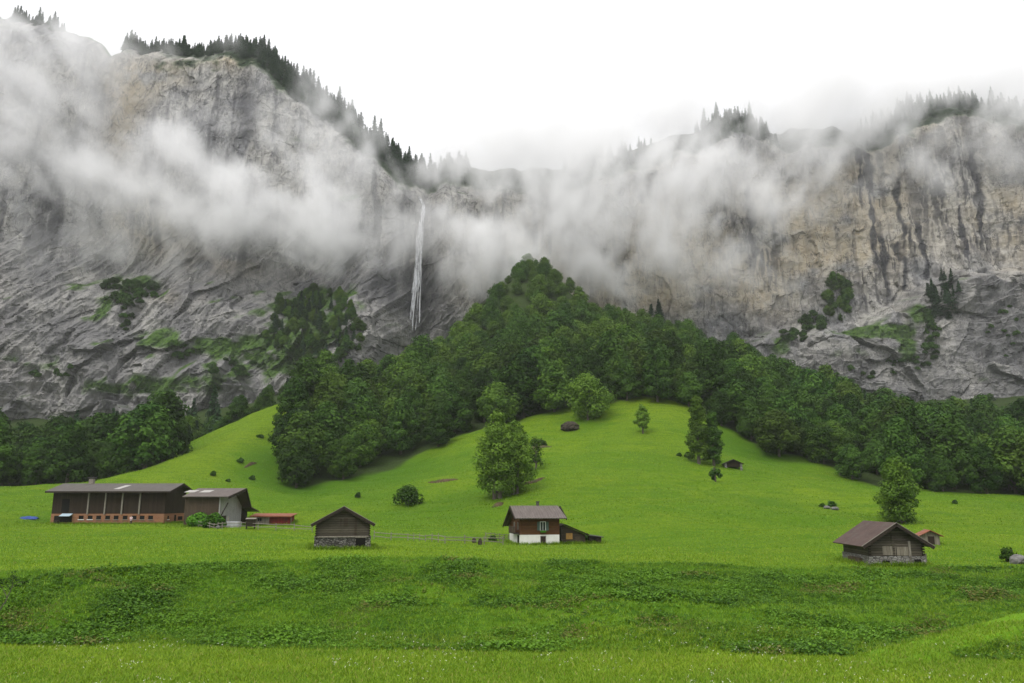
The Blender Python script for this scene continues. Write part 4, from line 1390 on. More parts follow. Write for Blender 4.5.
def roof_z(y): return HE - .28 + (y + 1.25) / (W_ / 2 + 1.25) * (HR + .38 - HE)
xsl = X_at(121, Yb + 2, gb + 8) - xl
MB().slab((xsl - .7, .4, roof_z(.4) + .03), (xsl + .5, .4, roof_z(.4) + .03), (xsl + 1.5, 3.6, roof_z(3.6) + .03), (xsl + .3, 3.6, roof_z(3.6) + .03), .02).build("skylight", M_SHEETPALE, roof)
xc = X_at(91.5, Yb + 5, gb + 9) - xl
v = MB().box(xc - .45, xc + .45, W_ / 2 - .45, W_ / 2 + .45, HR - .3, HR + 1.05).build("vent_stack", M_POST, roof)
MB().box(xc - .65, xc + .65, W_ / 2 - .65, W_ / 2 + .65, HR + 1.2, HR + 1.4).box(xc - .3, xc + .3, W_ / 2 - .3, W_ / 2 + .3, HR + 1.05, HR + 1.2).build("cap", M_IRON, v)
fb = MB()
fb.slab((L + ov + .02, -1.3, HE - .30), (L + ov + .14, -1.3, HE - .30), (L + ov + .14, W_ / 2, HR + .12), (L + ov + .02, W_ / 2, HR + .12), .4)
fb.slab((L + ov + .02, W_ + 1.3, HE - .30), (L + ov + .14, W_ + 1.3, HE - .30), (L + ov + .14, W_ / 2, HR + .12), (L + ov + .02, W_ / 2, HR + .12), .4)
fb.box(-1.0, L + ov, -1.36, -1.27, HE - .62, HE - .30)
fb.build("barge_board", M_BEAM, roof)
for px in (88, 105, 122, 139.5):
    x = X_at(px, Yb, gb + 3) - xl
    MB().box(x - .14, x + .14, -.24, -.02, HB - .1, HE - .25).build("post", M_POST, barn)
for k, px in enumerate((81, 90, 98.5, 107.5, 116, 125, 134, 142, 150.5)):
    x = X_at(px, Yb, gb + 1) - xl
    window(barn, x - .48, x + .48, 1.05, 1.78, 0, None, M_WPAINT if k < 2 else M_POST, M_DARK)
x0, x1 = X_at(54, Yb, gb + 1) - xl, X_at(72, Yb, gb + 1) - xl
MB().box(x0, x1, -.012, .1, .45, 1.75).build("feeding_gap", M_DARK, barn)
MB().slab((x0 + 1.6, -1.3, 1.72), (x1 + .1, -1.3, 1.72), (x1 + .1, -.02, 2.2), (x0 + 1.6, -.02, 2.2), .06).build("canopy", M_PALEBLUE, barn)
MB().box(x0 + .2, x0 + 1.3, -.5, -.02, .2, .9).build("hay_rack", M_BEAM, barn)
xh0, xh1 = X_at(62, Yb, gb + 4) - xl, X_at(69.5, Yb, gb + 4) - xl
MB().box(xh0, xh1, -.016, .2, 2.5, 5.1).build("hatch", M_DARK, barn)
window(barn, 1.6, 2.35, 1.0, 1.7, L, None, M_WPAINT, M_DARK, "x", 1)
MB().box(L - .05, L + .014, 5.0, 5.9, -.2, 1.85).build("door", M_DARK, barn)
window(barn, 6.9, 9.2, .75, 1.5, L, None, None, M_DARK, "x", 1)

# ---- person by the barn wall
def skin_part(name, pts, edges, radii, mat, parent, sub=1):
    me = D.meshes.new(name)
    me.from_pydata(pts, edges, [])
    o = D.objects.new(name, me)
    link(o, parent)
    sk = o.modifiers.new("skin", "SKIN")
    lay = me.skin_vertices[0] if len(me.skin_vertices) else None
    if lay is None:
        import bmesh
        bm = bmesh.new(); bm.from_mesh(me); bm.verts.layers.skin.verify(); bm.to_mesh(me); bm.free()
        lay = me.skin_vertices[0]
    for i, r in enumerate(radii):
        lay.data[i].radius = r if isinstance(r, tuple) else (r, r)
    lay.data[0].use_root = True
    ss = o.modifiers.new("sub", "SUBSURF")
    ss.levels = ss.render_levels = sub
    me.materials.append(mat)
    return o


M_SKIN = rough_mat("skin", (0.46, 0.27, 0.19), (0.50, 0.30, 0.21), 3, None, 0)
M_PINK = rough_mat("pale_pink_cloth", (0.70, 0.52, 0.58), (0.78, 0.62, 0.68), 4, None, .005)
M_NAVY = rough_mat("dark_cloth", (0.02, 0.022, 0.03), (0.035, 0.036, 0.045), 4, None, .005)
M_HAIR = rough_mat("dark_hair", (0.03, 0.02, 0.014), (0.05, 0.035, 0.024), 6, None, .005)
xp = X_at(131, 163.6, gb + .8)
person = empty("person", (xp, 163.6, gz(xp, 163.6)), 0.35)
tag(person, "person in a pale pink top and dark trousers standing before the brick barn wall", "person")
bp = [(0, 0, .92), (0, 0, 1.12), (0, 0, 1.34), (0, .0, 1.46), (0, -.015, 1.55), (0, -.02, 1.66), (0, -.02, 1.74),
      (-.10, 0, .88), (-.11, -.01, .48), (-.11, .02, .08), (-.11, -.14, .04), (.10, 0, .88), (.12, .02, .48), (.13, .05, .08), (.13, -.10, .04),
      (-.19, 0, 1.40), (-.26, .01, 1.14), (-.24, -.12, .92), (-.23, -.16, .84), (.19, 0, 1.40), (.27, .02, 1.14), (.25, -.10, .92), (.24, -.15, .84)]
be = [(0, 1), (1, 2), (2, 3), (3, 4), (4, 5), (5, 6), (0, 7), (7, 8), (8, 9), (9, 10), (0, 11), (11, 12), (12, 13), (13, 14), (2, 15), (15, 16), (16, 17), (17, 18), (2, 19), (19, 20), (20, 21), (21, 22)]
brd = [(.14, .11), (.12, .09), (.15, .10), (.07, .07), (.055, .055), (.085, .10), (.06, .07), .085, .06, .045, .04, .085, .06, .045, .04, .06, .045, .035, .03, .06, .045, .035, .03]
skin_part("body", bp, be, brd, M_SKIN, person, 2)
ti = [0, 1, 2, 15, 16, 19, 20, 3]
skin_part("pink_top", [bp[i] for i in (0, 1, 2)] + [(0, 0, 1.45), bp[15], bp[16], bp[19], bp[20], (0, 0, .80)], [(0, 1), (1, 2), (2, 3), (2, 4), (4, 5), (2, 6), (6, 7), (0, 8)],
          [(.18, .15), (.155, .12), (.175, .13), (.085, .08), .085, .065, .085, .065, (.19, .16)], M_PINK, person)
skin_part("trousers", [(0, 0, .90), bp[7], bp[8], bp[9], bp[11], bp[12], bp[13]], [(0, 1), (1, 2), (2, 3), (0, 4), (4, 5), (5, 6)], [(.15, .12), .105, .08, .065, .105, .08, .065], M_NAVY, person)
skin_part("hair", [(0, .025, 1.68), (0, .02, 1.76), (0, .07, 1.60)], [(0, 1), (0, 2)], [(.095, .09), (.075, .08), (.06, .05)], M_HAIR, person)

# ---- second barn with the pale gable
Y2 = 157.0
g2 = gz(-58, 157)
xr2 = X_at(218, Y2, g2)
xl2 = X_at(184.5, Y2, g2 + 4)
W2, L2 = 12.6, xr2 - xl2
z2 = g2 - .1
b2 = empty("gabled_barn", (xl2, Y2, z2))
tag(b2, "brown barn with a pale grey gable wall joined to the long barn's right", "barn")
E2, R2 = 5.95, 7.3
yr = 6.6
MB().box(0.05, L2 - .1, 0.0, W2, -.8, E2 - .05).build("boarded_wall", M_MIDPLANK, b2)
gab = [(0.02, -.8), (W2, -.8), (W2, E2 - 1.4), (yr, R2 - .1), (0.02, E2 - .02)]
MB().prism(gab, "x", L2 - .098, L2 + .12).build("gable_wall", M_GREYB, b2)
o2 = 1.9
rr = MB().slab((-0.15, -1.0, E2 - .18), (L2 + o2, -1.0, E2 - .18), (L2 + o2 + .9, yr, R2 + .15), (-0.15, yr, R2 + .15), .16)
rr.slab((L2 + o2, W2 + .4, E2 - 2.1), (-0.15, W2 + .4, E2 - 2.1), (-0.15, yr, R2 + .15), (L2 + o2 + .9, yr, R2 + .15), .16)
rr.slab((L2 + o2, W2 + 6.4, E2 - 3.2), (-0.15, W2 + 6.4, E2 - 3.2), (-0.15, W2 + .45, E2 - 2.15), (L2 + o2, W2 + .45, E2 - 2.15), .14)
roof2 = rr.build("roof", M_SHEETBROWN, b2)
for px in (192, 207):
    x = X_at(px, Y2 + 4, g2 + 7) - xl2
    ys0, ys1 = 2.6, 4.6
    zz = lambda y: E2 - .18 + (y + 1.0) / (yr + 1.0) * (R2 + .33 - E2)
    MB().slab((x - 1., ys0, zz(ys0) + .03), (x + 1., ys0, zz(ys0) + .03), (x + 1.3, ys1, zz(ys1) + .03), (x - .7, ys1, zz(ys1) + .03), .02).build("skylight", M_SHEETPALE, roof2)
MB().slab((L2 + o2 + .03, -1.0, E2 - .2), (L2 + o2 + .16, -1.0, E2 - .2), (L2 + o2 + 1.06, yr, R2 + .17), (L2 + o2 + .93, yr, R2 + .17), .45).slab((L2 + o2 + .03, W2 + .4, E2 - 2.12), (L2 + o2 + .16, W2 + .4, E2 - 2.12), (L2 + o2 + 1.06, yr, R2 + .17), (L2 + o2 + .93, yr, R2 + .17), .45).build("barge_board", M_BEAM, roof2)
MB().prism([(W2 + .02, -.8), (W2 + 5.4, -.8), (W2 + 5.4, E2 - 3.3), (W2 + .02, E2 - 2.35)], "x", 0, L2 - .4).build("lean_to", M_DKPLANK, b2)
MB().bar((L2 + .1, -.1, 1.4), (L2 + 1.7, -.2, 4.6), .12).build("brace", M_BEAM, b2)
MB().box(L2 + .1, L2 + .16, 1.2, 3.6, -.3, 2.1).build("door", M_DKPLANK, b2)
xt0 = X_at(221, 152, g2)
tr = empty("concrete_trough", (xt0, 151.5, gz(xt0, 151.5) - .05))
tag(tr, "low blue grey concrete trough at the foot of the pale gable", "trough")
MB().box(0, 3.4, 0, .2, -.4, 1.1).box(0, 3.4, 1.4, 1.6, -.4, 1.1).box(0, .2, .2, 1.4, -.4, 1.1).box(3.2, 3.4, .2, 1.4, -.4, 1.1).box(.2, 3.2, .2, 1.4, -.4, .2).build("basin", M_CONCRETE, tr, .03)
MB().box(.7, .9, 1.7, 1.9, -.3, 2.0).build("post", M_POST, tr)

# ---- red shed
x3a, Y3, g3 = on_ground(254, 525.5)
x3b = X_at(290, Y3, g3)
sh = empty("red_shed", (x3a, Y3, g3 - .05))
tag(sh, "low red boarded shed with a rusty roof right of the pale gabled barn", "shed")
L3 = x3b - x3a
MB().box(0, L3 * .42, 0, 3, -.6, 2.0).build("grey_wall", M_LIGHTB, sh)
MB().box(L3 * .42 + .01, L3, -.02, 3, -.6, 2.0).build("red_wall", M_REDB, sh)
MB().slab((-.8, -.6, 1.98), (L3 + .5, -.6, 1.98), (L3 + .5, 3.5, 2.42), (-.8, 3.5, 2.42), .1).build("roof", M_RUST, sh)
MB().box(-.8, L3 + .5, -.67, -.605, 1.74, 1.99).build("gutter_board", M_RUST, sh)
window(sh, .7, 1.5, .9, 1.5, 0, M_POST, None, M_DARK)
MB().box(L3 + .01, L3 + .16, .2, .4, -.5, 1.6).build("post", M_POST, sh)

# ---- small dark box of planks by the fence
xk, yk, zk = on_ground(250.5, 529)
kb = empty("plank_box", (xk, yk, zk), .2)
tag(kb, "small dark plank box on legs beside the rail fence before the red shed", "box")
mb = MB()
for i in range(4):
    mb.box(-.75, .75, -.5, -.44, .45 + i * .3, .70 + i * .3)
    mb.box(-.75, .75, .44, .5, .45 + i * .3, .70 + i * .3)
    mb.box(-.75, -.69, -.43, .43, .45 + i * .3, .70 + i * .3)
    mb.box(.69, .75, -.43, .43, .45 + i * .3, .70 + i * .3)
mb.build("planks", M_BEAM, kb)
for sx in (-.66, .66):
    for sy in (-.38, .38):
        MB().box(sx - .07, sx + .07, sy - .07, sy + .07, -.2, 1.6).build("leg", M_BEAM, kb)
MB().slab((-.85, -.62, 1.66), (.85, -.62, 1.66), (.85, .62, 1.8), (-.85, .62, 1.8), .08).build("lid", M_POST, kb)

# ---- log barn in the middle
def log_barn(cx, Y, g, W, Dp, stone_h, eave, ridge, side_over, front_over, rz, mats, name, label, pale=False):
    r = empty(name, (cx, Y, g), rz)
    tag(r, label, "log barn")
    h = W / 2
    MB().box(-h - .15, h + .15, -.1, Dp, -.9, stone_h).build("stone_base", mats["stone"], r)
    wl = MB().prism([(-h, stone_h + .002), (h, stone_h + .002), (h, eave), (0, ridge - .12), (-h, eave)], "y", 0, Dp - .05)
    wall = wl.build("log_wall", mats["wall"], r)
    for i, x in enumerate((-h + .02, h - .02)):
        cb = MB()
        z = stone_h + .1
        while z < eave - .2:
            cb.box(x - .10, x + .10, -.28, -.01, z, z + .17)
            z += .27
        cb.build("corner_joint", M_BEAM, r)
    sl = (ridge - eave) / h
    ze = eave - sl * side_over + .14
    rz0 = ridge + .14
    xe = h + side_over
    rf = MB().slab((-xe, -front_over, ze), (0, -front_over, rz0), (0, Dp + .6, rz0), (-xe, Dp + .6, ze), .13)
    rf.slab((0, -front_over, rz0), (xe, -front_over, ze), (xe, Dp + .6, ze), (0, Dp + .6, rz0), .13)
    roof = rf.build("roof", mats["roof"], r)
    bb = MB().slab((-xe - .05, -front_over - .10, ze + .03), (0, -front_over - .10, rz0 + .03), (0, -front_over - .01, rz0 + .03), (-xe - .05, -front_over - .01, ze + .03), .05)
    bb.slab((0, -front_over - .10, rz0 + .03), (xe + .05, -front_over - .10, ze + .03), (xe + .05, -front_over - .01, ze + .03), (0, -front_over - .01, rz0 + .03), .05)
    bb.build("roof_edge", M_POST, roof)
    b3 = MB().slab((-xe, -front_over - .08, ze - .03), (0, -front_over - .08, rz0 - .03), (0, -front_over + .02, rz0 - .03), (-xe, -front_over + .02, ze - .03), .30)
    b3.slab((0, -front_over - .08, rz0 - .03), (xe, -front_over - .08, ze - .03), (xe, -front_over + .02, ze - .03), (0, -front_over + .02, rz0 - .03), .30)
    b3.build("barge_board", M_BEAM, roof)
    return r, h


YF = 95.0
gF = gz(X_at(343, YF, 4.5), YF)
lb, h = log_barn(X_at(342.5, YF, 5), YF, gF, 6.1, 6.5, 1.35, 3.05, 4.75, .62, .5, 0.20, dict(stone=M_STONE, wall=M_LOG, roof=M_SHINGLE), "log_barn", "small weathered log barn on a rough stone base, gable facing, fence behind")
MB().box(h - 1.55, h - .45, -.13, .3, -.5, 1.28).build("doorway", M_DARK, lb)
MB().box(h - 1.62, h - .40, -.18, -.12, 1.29, 1.45).build("lintel", M_POST, lb)
MB().box(h - 1.75, h - 1.5, -.12, -.02, 1.36, 3.6).build("upright_beam", M_LOGD, lb)
MB().box(-.2, .05, -.10, -.02, 1.36, 3.9).build("upright_beam", M_LOG, lb)
MB().box(-h - .2, h + .2, -.2, -.02, 1.36, 1.5).build("sill_beam", M_POST, lb)
MB().box(-.35, .5, -.06, -.01, 2.6, 3.5).build("loft_hatch", M_LOGD, lb)

# ---- log barn at the right
YG = 86.0
xg = X_at(896.5, YG, 4)
gG = gz(xg, YG)
rbn, h = log_barn(xg, YG, gG - .1, 5.5, 7.8, 1.05, 2.55, 4.35, .95, .75, -0.06, dict(stone=M_PALESTONE, wall=M_LOG, roof=M_ROOFRED), "log_barn", "wide log barn at right with a long red brown roof and pale stone footing")
MB().box(-1.35, -.02, -.06, -.01, 1.15, 2.05).build("board_panel", M_LIGHTB, rbn)
MB().box(.06, 1.25, -.06, -.01, 1.12, 2.0).build("board_panel", M_LIGHTB, rbn)
MB().box(-.35, -.1, -.09, -.01, 1.1, 3.5).build("upright_beam", M_LOG, rbn)
MB().box(1.3, 1.52, -.10, -.01, .2, 2.6).build("upright_beam", M_POST, rbn)
MB().box(-0.15, 1.0, -.08, -.01, 2.55, 2.72).build("cross_beam", M_LOG, rbn)
MB().box(1.75, 2.45, -.13, .2, -.3, .75).build("doorway", M_DARK, rbn)
MB().box(-1.5, -.75, -.13, .1, .35, .62).build("vent_gap", M_DARK, rbn)
MB().box(-h - .5, -h - .17, 1.6, 5.0, .2, .75).build("side_stack", M_MIDPLANK, rbn)
MB().box(h + .17, h + .42, .2, .9, -.1, 1.3).build("leaning_planks", M_POST, rbn)

# ---- little red-roofed shed behind the right barn
YH = 112.0
xh = X_at(931, YH, 4)
gH = gz(xh, YH)
s4 = empty("small_shed", (xh, YH, gH), -.25)
tag(s4, "tiny shed with a red roof just behind the right log barn", "shed")
MB().prism([(-1.15, -.5), (1.15, -.5), (1.15, 1.25), (0, 1.8), (-1.15, 1.25)], "y", 0, 2.6).build("wall", M_LIGHTB, s4)
MB().slab((-1.65, -.5, 1.12), (0, -.5, 1.95), (0, 3.0, 1.95), (-1.65, 3.0, 1.12), .08).slab((0, -.5, 1.95), (1.65, -.5, 1.12), (1.65, 3.0, 1.12), (0, 3.0, 1.95), .08).build("roof", M_RUST, s4)
MB().box(-.3, .5, -.02, .1, -.3, 1.1).build("door", M_DKPLANK, s4)

# ---- chalet
YC = 122.0
xc_ = X_at(540, YC, 4)
gC = gz(xc_, YC)
ch = empty("chalet", (xc_, YC + .6, gC - .05), 0.17)
tag(ch, "brown wooden chalet on a white plastered ground floor with a chimney", "house")
hw, dp = 3.0, 9.4
rdg = 3.5
MB().box(-hw, hw, 0, dp, -.9, 1.5).build("white_wall", M_WHITE, ch)
def crz(y): return 5.75 - (rdg - y) * 0.40 if y < rdg else 5.75 - (y - rdg) * 0.46
MB().prism([(0.0, 1.502), (dp, 1.502), (dp, crz(dp) - .2), (rdg, 5.52), (0.0, crz(0) - .2)], "x", -hw - .03, hw + .03).build("timber_wall", M_CHALET, ch)
ro = MB().slab((-hw - .9, -1.0, crz(-1.0)), (hw + .95, -1.0, crz(-1.0)), (hw + .6, rdg, crz(rdg)), (-hw - .9, rdg, crz(rdg)), .14)
ro.slab((hw + .95, dp + 1.0, crz(dp + 1)), (-hw - .9, dp + 1.0, crz(dp + 1)), (-hw - .9, rdg, crz(rdg)), (hw + .6, rdg, crz(rdg)), .14)
roofc = ro.build("roof", M_SHEETBROWN, ch)
bb = MB()
for xs in (-hw - .95, hw + .97):
    for y0, y1 in ((-1.0, rdg), (dp + 1.0, rdg)):
        bb.slab((xs - .05, y0, crz(y0) - .02), (xs + .04, y0, crz(y0) - .02), (xs + .04, y1, crz(y1) - .02), (xs - .05, y1, crz(y1) - .02), .34)
bb.build("barge_board", M_BEAM, roofc)
cy_ = MB().box(.30, .68, rdg + .2, rdg + .58, 5.2, 6.3).build("chimney", M_IRON, roofc)
MB().box(.22, .76, rdg + .12, rdg + .66, 6.31, 6.42).build("cap", M_IRON, cy_)
wn_ = window(ch, .10, .85, 2.15, 3.35, 0, M_WPAINT, M_POST)
MB().box(-.40, .01, -.09, -.03, 2.1, 3.4).build("shutter", M_SHUT, wn_)
MB().box(.94, 1.35, -.09, -.03, 2.1, 3.4).build("shutter", M_SHUT, wn_)
MB().box(.06, .89, -.36, -.16, 1.85, 2.12).build("flower_box", M_VINE, wn_)
dr = MB().box(.15, .85, -.03, .1, -.2, 1.25).build("door", M_DKPLANK, ch)
MB().box(.06, .14, -.06, .05, -.2, 1.33).box(.86, .94, -.06, .05, -.2, 1.33).box(.14, .86, -.06, .05, 1.26, 1.33).build("frame", M_POST, dr)
bal = MB().box(-hw - .8, -hw - .04, .3, 5.7, 1.62, 1.76).build("balcony", M_BEAM, ch)
rl = MB()
for y in np.arange(.35, 5.7, .32):
    rl.box(-hw - .79, -hw - .72, y, y + .2, 1.77, 2.55)
rl.box(-hw - .82, -hw - .68, .3, 5.7, 2.56, 2.66)
rl.build("railing", M_MIDPLANK, bal)
for y in (1.2, 4.2):
    window(ch, y, y + .9, 2.2, 3.2, -hw - .03, M_POST, None, M_GLASS, "x", -1)
MB().box(-hw - .06, -hw + .03, .8, 2.0, -.2, 1.4).build("cellar_opening", M_DARK, ch)

# ---- annex and low shed beside the chalet
ax0 = X_at(561, 125, 3.5)
an = empty("annex_barn", (ax0, 124.6, gz(ax0 + 2, 125) - .05), 0.05)
tag(an, "dark plank annex with an orange board patch beside the chalet's right wall", "shed")
MB().prism([(0, -.6), (3.7, -.6), (3.7, 1.45), (.6, 2.75), (0, 2.6)], "y", 0, 5.0).build("wall", M_LOGD, an)
MB().slab((-.3, -.6, 2.7), (.6, -.6, 3.0), (.6, 5.4, 3.0), (-.3, 5.4, 2.7), .12).slab((.6, -.6, 3.0), (4.3, -.6, 1.45), (4.3, 5.4, 1.45), (.6, 5.4, 3.0), .12).build("roof", M_BEAM, an)
MB().box(.75, 1.75, -.05, -.01, .75, 1.65).build("board_patch", M_ORANGEW, an)
MB().box(2.2, 3.0, -.05, -.01, -.2, 1.1).build("door", M_MIDPLANK, an)
lx = X_at(589, 126, 3.5)
ls = empty("low_shed", (lx, 125.8, gz(lx + 1, 126) - .05), 0.0)
tag(ls, "lowest dark shed at the far right end of the chalet buildings", "shed")
MB().box(0, 1.9, 0, 2.5, -.5, 1.1).build("wall", M_BEAM, ls)
MB().slab((-.3, -.35, 1.38), (2.25, -.35, 1.05), (2.25, 2.8, 1.05), (-.3, 2.8, 1.38), .09).build("roof", M_IRON, ls)
MB().box(.4, 1.2, -.03, -.005, -.2, .95).build("doorway", M_DARK, ls)

# ---- hut high on the slope
xk, yk, zk = on_ground(733.5, 469)
hu = empty("hay_hut", (xk, yk, zk - .1), -.1)
tag(hu, "tiny dark hay hut on pale corner blocks below the slender trees", "hut")
u = (yk * CP + (zk - 10) * SP) / FPX
hw2, hh = 7.2 * u, 8.2 * u
MB().prism([(-hw2, .7), (hw2, .7), (hw2, hh * .72), (0, hh * 1.15), (-hw2, hh * .72)], "y", 0, 4.2).build("wall", M_DKPLANK, hu)
for sx in (-1, 1):
    for yb_ in (.1, 3.6):
        MB().box(sx * (hw2 - .25) - .28, sx * (hw2 - .25) + .28, yb_, yb_ + .5, -.8, 1.5 if yb_ < 1 else .69).build("corner_block", M_PALESTONE, hu) if yb_ > 1 else MB().box(sx * (hw2 + .1) - .28, sx * (hw2 + .1) + .28, -.35, -.02, -.8, 1.6).build("corner_block", M_PALESTONE, hu)
MB().slab((-hw2 - .8, -.7, hh * .66), (0, -.7, hh * 1.22), (0, 4.8, hh * 1.22), (-hw2 - .8, 4.8, hh * .66), .12).slab((0, -.7, hh * 1.22), (hw2 + .8, -.7, hh * .66), (hw2 + .8, 4.8, hh * .66), (0, 4.8, hh * 1.22), .12).build("roof", M_BEAM, hu)

# ---- rail fences
def fence(pixels, label, step=2.6, rails=(0.45, 0.95)):
    P_ = [np.array(on_ground(*p)) for p in pixels]
    seg = []
    for a, b_ in zip(P_[:-1], P_[1:]):
        n = max(1, int(np.linalg.norm(b_ - a) / step))
        for i in range(n):
            q = a + (b_ - a) * i / n
            seg.append(q)
    seg.append(P_[-1])
    seg = [np.array([q[0], q[1], gz(q[0], q[1])]) for q in seg]
    r = empty("rail_fence", tuple(seg[0]))
    tag(r, label, "fence")
    o0 = seg[0]
    for q in seg:
        d = q - o0
        MB().bar(d + [0, 0, -.3], d + [random.uniform(-.05, .05), random.uniform(-.05, .05), random.uniform(1.1, 1.3)], random.uniform(.06, .085)).build("post", M_POST, r)
    for zr in rails:
        mb = MB()
        for a, b_ in zip(seg[:-1], seg[1:]):
            mb.bar(a - o0 + [0, -.1, zr + random.uniform(-.08, .08)], b_ - o0 + [0, -.1, zr + random.uniform(-.08, .08)], .055)
        mb.build("rail", M_POST, r)
    return r


fence([(188, 526), (222, 529), (258, 529.5), (312, 533)], "wooden rail fence running from the garden bush to the middle log barn")
fence([(374, 538.5), (408, 541), (445, 544), (503, 545)], "wooden rail fence running from the middle log barn to the chalet")
fence([(486, 540.5), (513, 541)], "short pale fence close to the chalet's left side", 1.2, (.35, .7, 1.05))

# ---- loose things on the grass
xk, yk, zk = on_ground(29, 519.5)
mb = MB()
N_ = 15
u = (yk * CP) / FPX
for i in range(N_):
    for j in range(5):
        a, q = (i / (N_ - 1) - .5) * 18 * u, (j / 4 - .5) * 1.3
        hgt = .62 * math.cos((j / 4 - .5) * 2.9) * (1 - .5 * abs(i / (N_ - 1) - .5)) * (1 if i % (N_ - 1) else .4) + random.uniform(-.05, .05)
        mb.v.append((a, q + random.uniform(-.05, .05), max(hgt, 0.02) if j not in (0, 4) else -.05))
mb.f = [(i * 5 + j, (i + 1) * 5 + j, (i + 1) * 5 + j + 1, i * 5 + j + 1) for i in range(N_ - 1) for j in range(4)]
tp = mb.build("tarpaulin", M_BLUE)
tp.location = (xk, yk, zk)
tag(tp, "long blue tarpaulin lying over a low heap left of the long barn", "tarpaulin")


def rock(name, px, py, wpx, hpx, mat, label, seed, cat="rock"):
    x, y_, z = on_ground(px, py)
    u = (y_ * CP + (z - CAM_Z) * SP) / FPX
    n1_, n2_ = 26, 14
    th = np.linspace(0, 2 * math.pi, n1_, endpoint=False)
    ph = np.linspace(-math.pi / 2, math.pi / 2, n2_)
    T_, Q_ = np.meshgrid(th, ph)
    dx_, dy_, dz_ = np.cos(Q_) * np.cos(T_), np.cos(Q_) * np.sin(T_), np.sin(Q_)
    r_ = 1 + .30 * fbm(dx_ * 1.5 + seed, dy_ * 1.5, dz_ * 1.5, 4, seed, .6, True)
    r_[0] = r_[0].mean(); r_[-1] = r_[-1].mean()
    V_ = np.stack([dx_ * r_ * wpx * u / 2, dy_ * r_ * wpx * u / 2.4, (dz_ * r_) * hpx * u * .62 + hpx * u * .30], -1).reshape(-1, 3)
    F_ = [(j * n1_ + i, j * n1_ + (i + 1) % n1_, (j + 1) * n1_ + (i + 1) % n1_, (j + 1) * n1_ + i) for j in range(n2_ - 1) for i in range(n1_)]
    o = link(D.objects.new(name, np_mesh(name, V_, F_, [mat], False)))
    o.location = (x, y_, z)
    return tag(o, label, cat)


rock("boulder", 570, 430, 17, 8, M_ROCKD, "dark brown boulder at the wood edge beside the bright round tree", 3)
rock("boulder", 1019, 564, 15, 9, M_ROCK, "pale grey rounded block at the right edge of the meadow", 4)  # pale block of unsettled kind, given a rounded rock shape
for i, (px, py, wp, hp, lab) in enumerate([(827, 509, 6, 3, "small pale stone between the two little shrubs on the right meadow"), (835, 510, 7, 3, "flat pale stone below the larger little shrub on the right meadow"), (194, 525, 3, 3, "small white stone at the foot of the garden bush"),
                                        (218, 529, 4, 3, "pale stone at the right end of the garden bush"), (480, 545, 4, 6, "dark stump by the rail fence left of the chalet"), (474, 543, 4, 5, "brownish stone by the rail fence, left of the dark stump"), (657, 472, 4, 3, "tiny pale stone at the edge of the right wood")]):
    if "657" == str(px): px, py = 842, 476
    rock("stone", px, py, wp, hp, (M_ROCKP if "white" in lab else M_ROCK) if "dark" not in lab else M_ROCKD, lab, 10 + i, "stone")


def earth(px0, py0, px1, py1, wpx, label):
    """A bare lip of earth in the turf: a low broken step with a ragged outline."""
    a, b_ = np.array(on_ground(px0, py0)), np.array(on_ground(px1, py1))
    n, m_ = 34, 7
    V_ = []
    L_ = np.linalg.norm(b_ - a)
    dr_ = (b_ - a) / L_
    sd = np.array([-dr_[1], dr_[0], 0.0])
    if sd[1] > 0: sd = -sd
    u = (a[1] * CP) / FPX
    for i in range(n):
        t = i / (n - 1)
        ww = wpx * u * 2.2 * math.sin(math.pi * min(max(t, .02), .98)) ** .6 * (0.7 + .5 * random.random())
        for j in range(m_):
            q = j / (m_ - 1)
            p = a + (b_ - a) * t + sd * ww * (q - .5)
            zz = gz(p[0], p[1]) + (0.10 + (.55 * math.sin(math.pi * q) ** 2 + random.uniform(-.06, .1)) * math.sin(math.pi * t) if 0 < j < m_ - 1 else -.15)
            V_.append((p[0], p[1], zz))
    F_ = [(i * m_ + j, i * m_ + j + 1, (i + 1) * m_ + j + 1, (i + 1) * m_ + j) for i in range(n - 1) for j in range(m_ - 1)]
    o = link(D.objects.new("earth_bank", np_mesh("earth_bank", V_, F_, [M_EARTH], False)))
    return tag(o, label, kind="structure")


earth(428, 483, 458, 480, 3, "dark lip of bare earth in the turf left of the tall trees")
earth(522, 452, 552, 447, 4, "dark bank of bare earth right of the tall trees")
earth(518, 487, 545, 478, 3, "bare earth along the cow path beside the tall trees")
earth(492, 508, 503, 503, 4, "bare earth below the tall trees")
earth(244, 468, 257, 463, 2, "scar of bare earth on the left ridge")

# ---- garden bush before the second barn, and the sapling at the left edge
x, y_, z = on_ground(196, 527)
u = (y_ * CP) / FPX
gbm = tree_meshes(bush(14 * u, 25 * u, 12, 2600, .26), M_VINE, "garden_bush")
plant("garden_bush", gbm, (x, y_ + 1, z), 1, .3, "bright green leafy bush before the brown boards, left one of two", "bush")
gbm = tree_meshes(bush(15 * u, 22 * u, 12, 2600, .26), M_VINE, "garden_bush")
x, y_, z = on_ground(212, 528)
plant("garden_bush", gbm, (x, y_ + .5, z), 1, 1.3, "taller bright green bush beside the pale gable, right one of two", "bush")

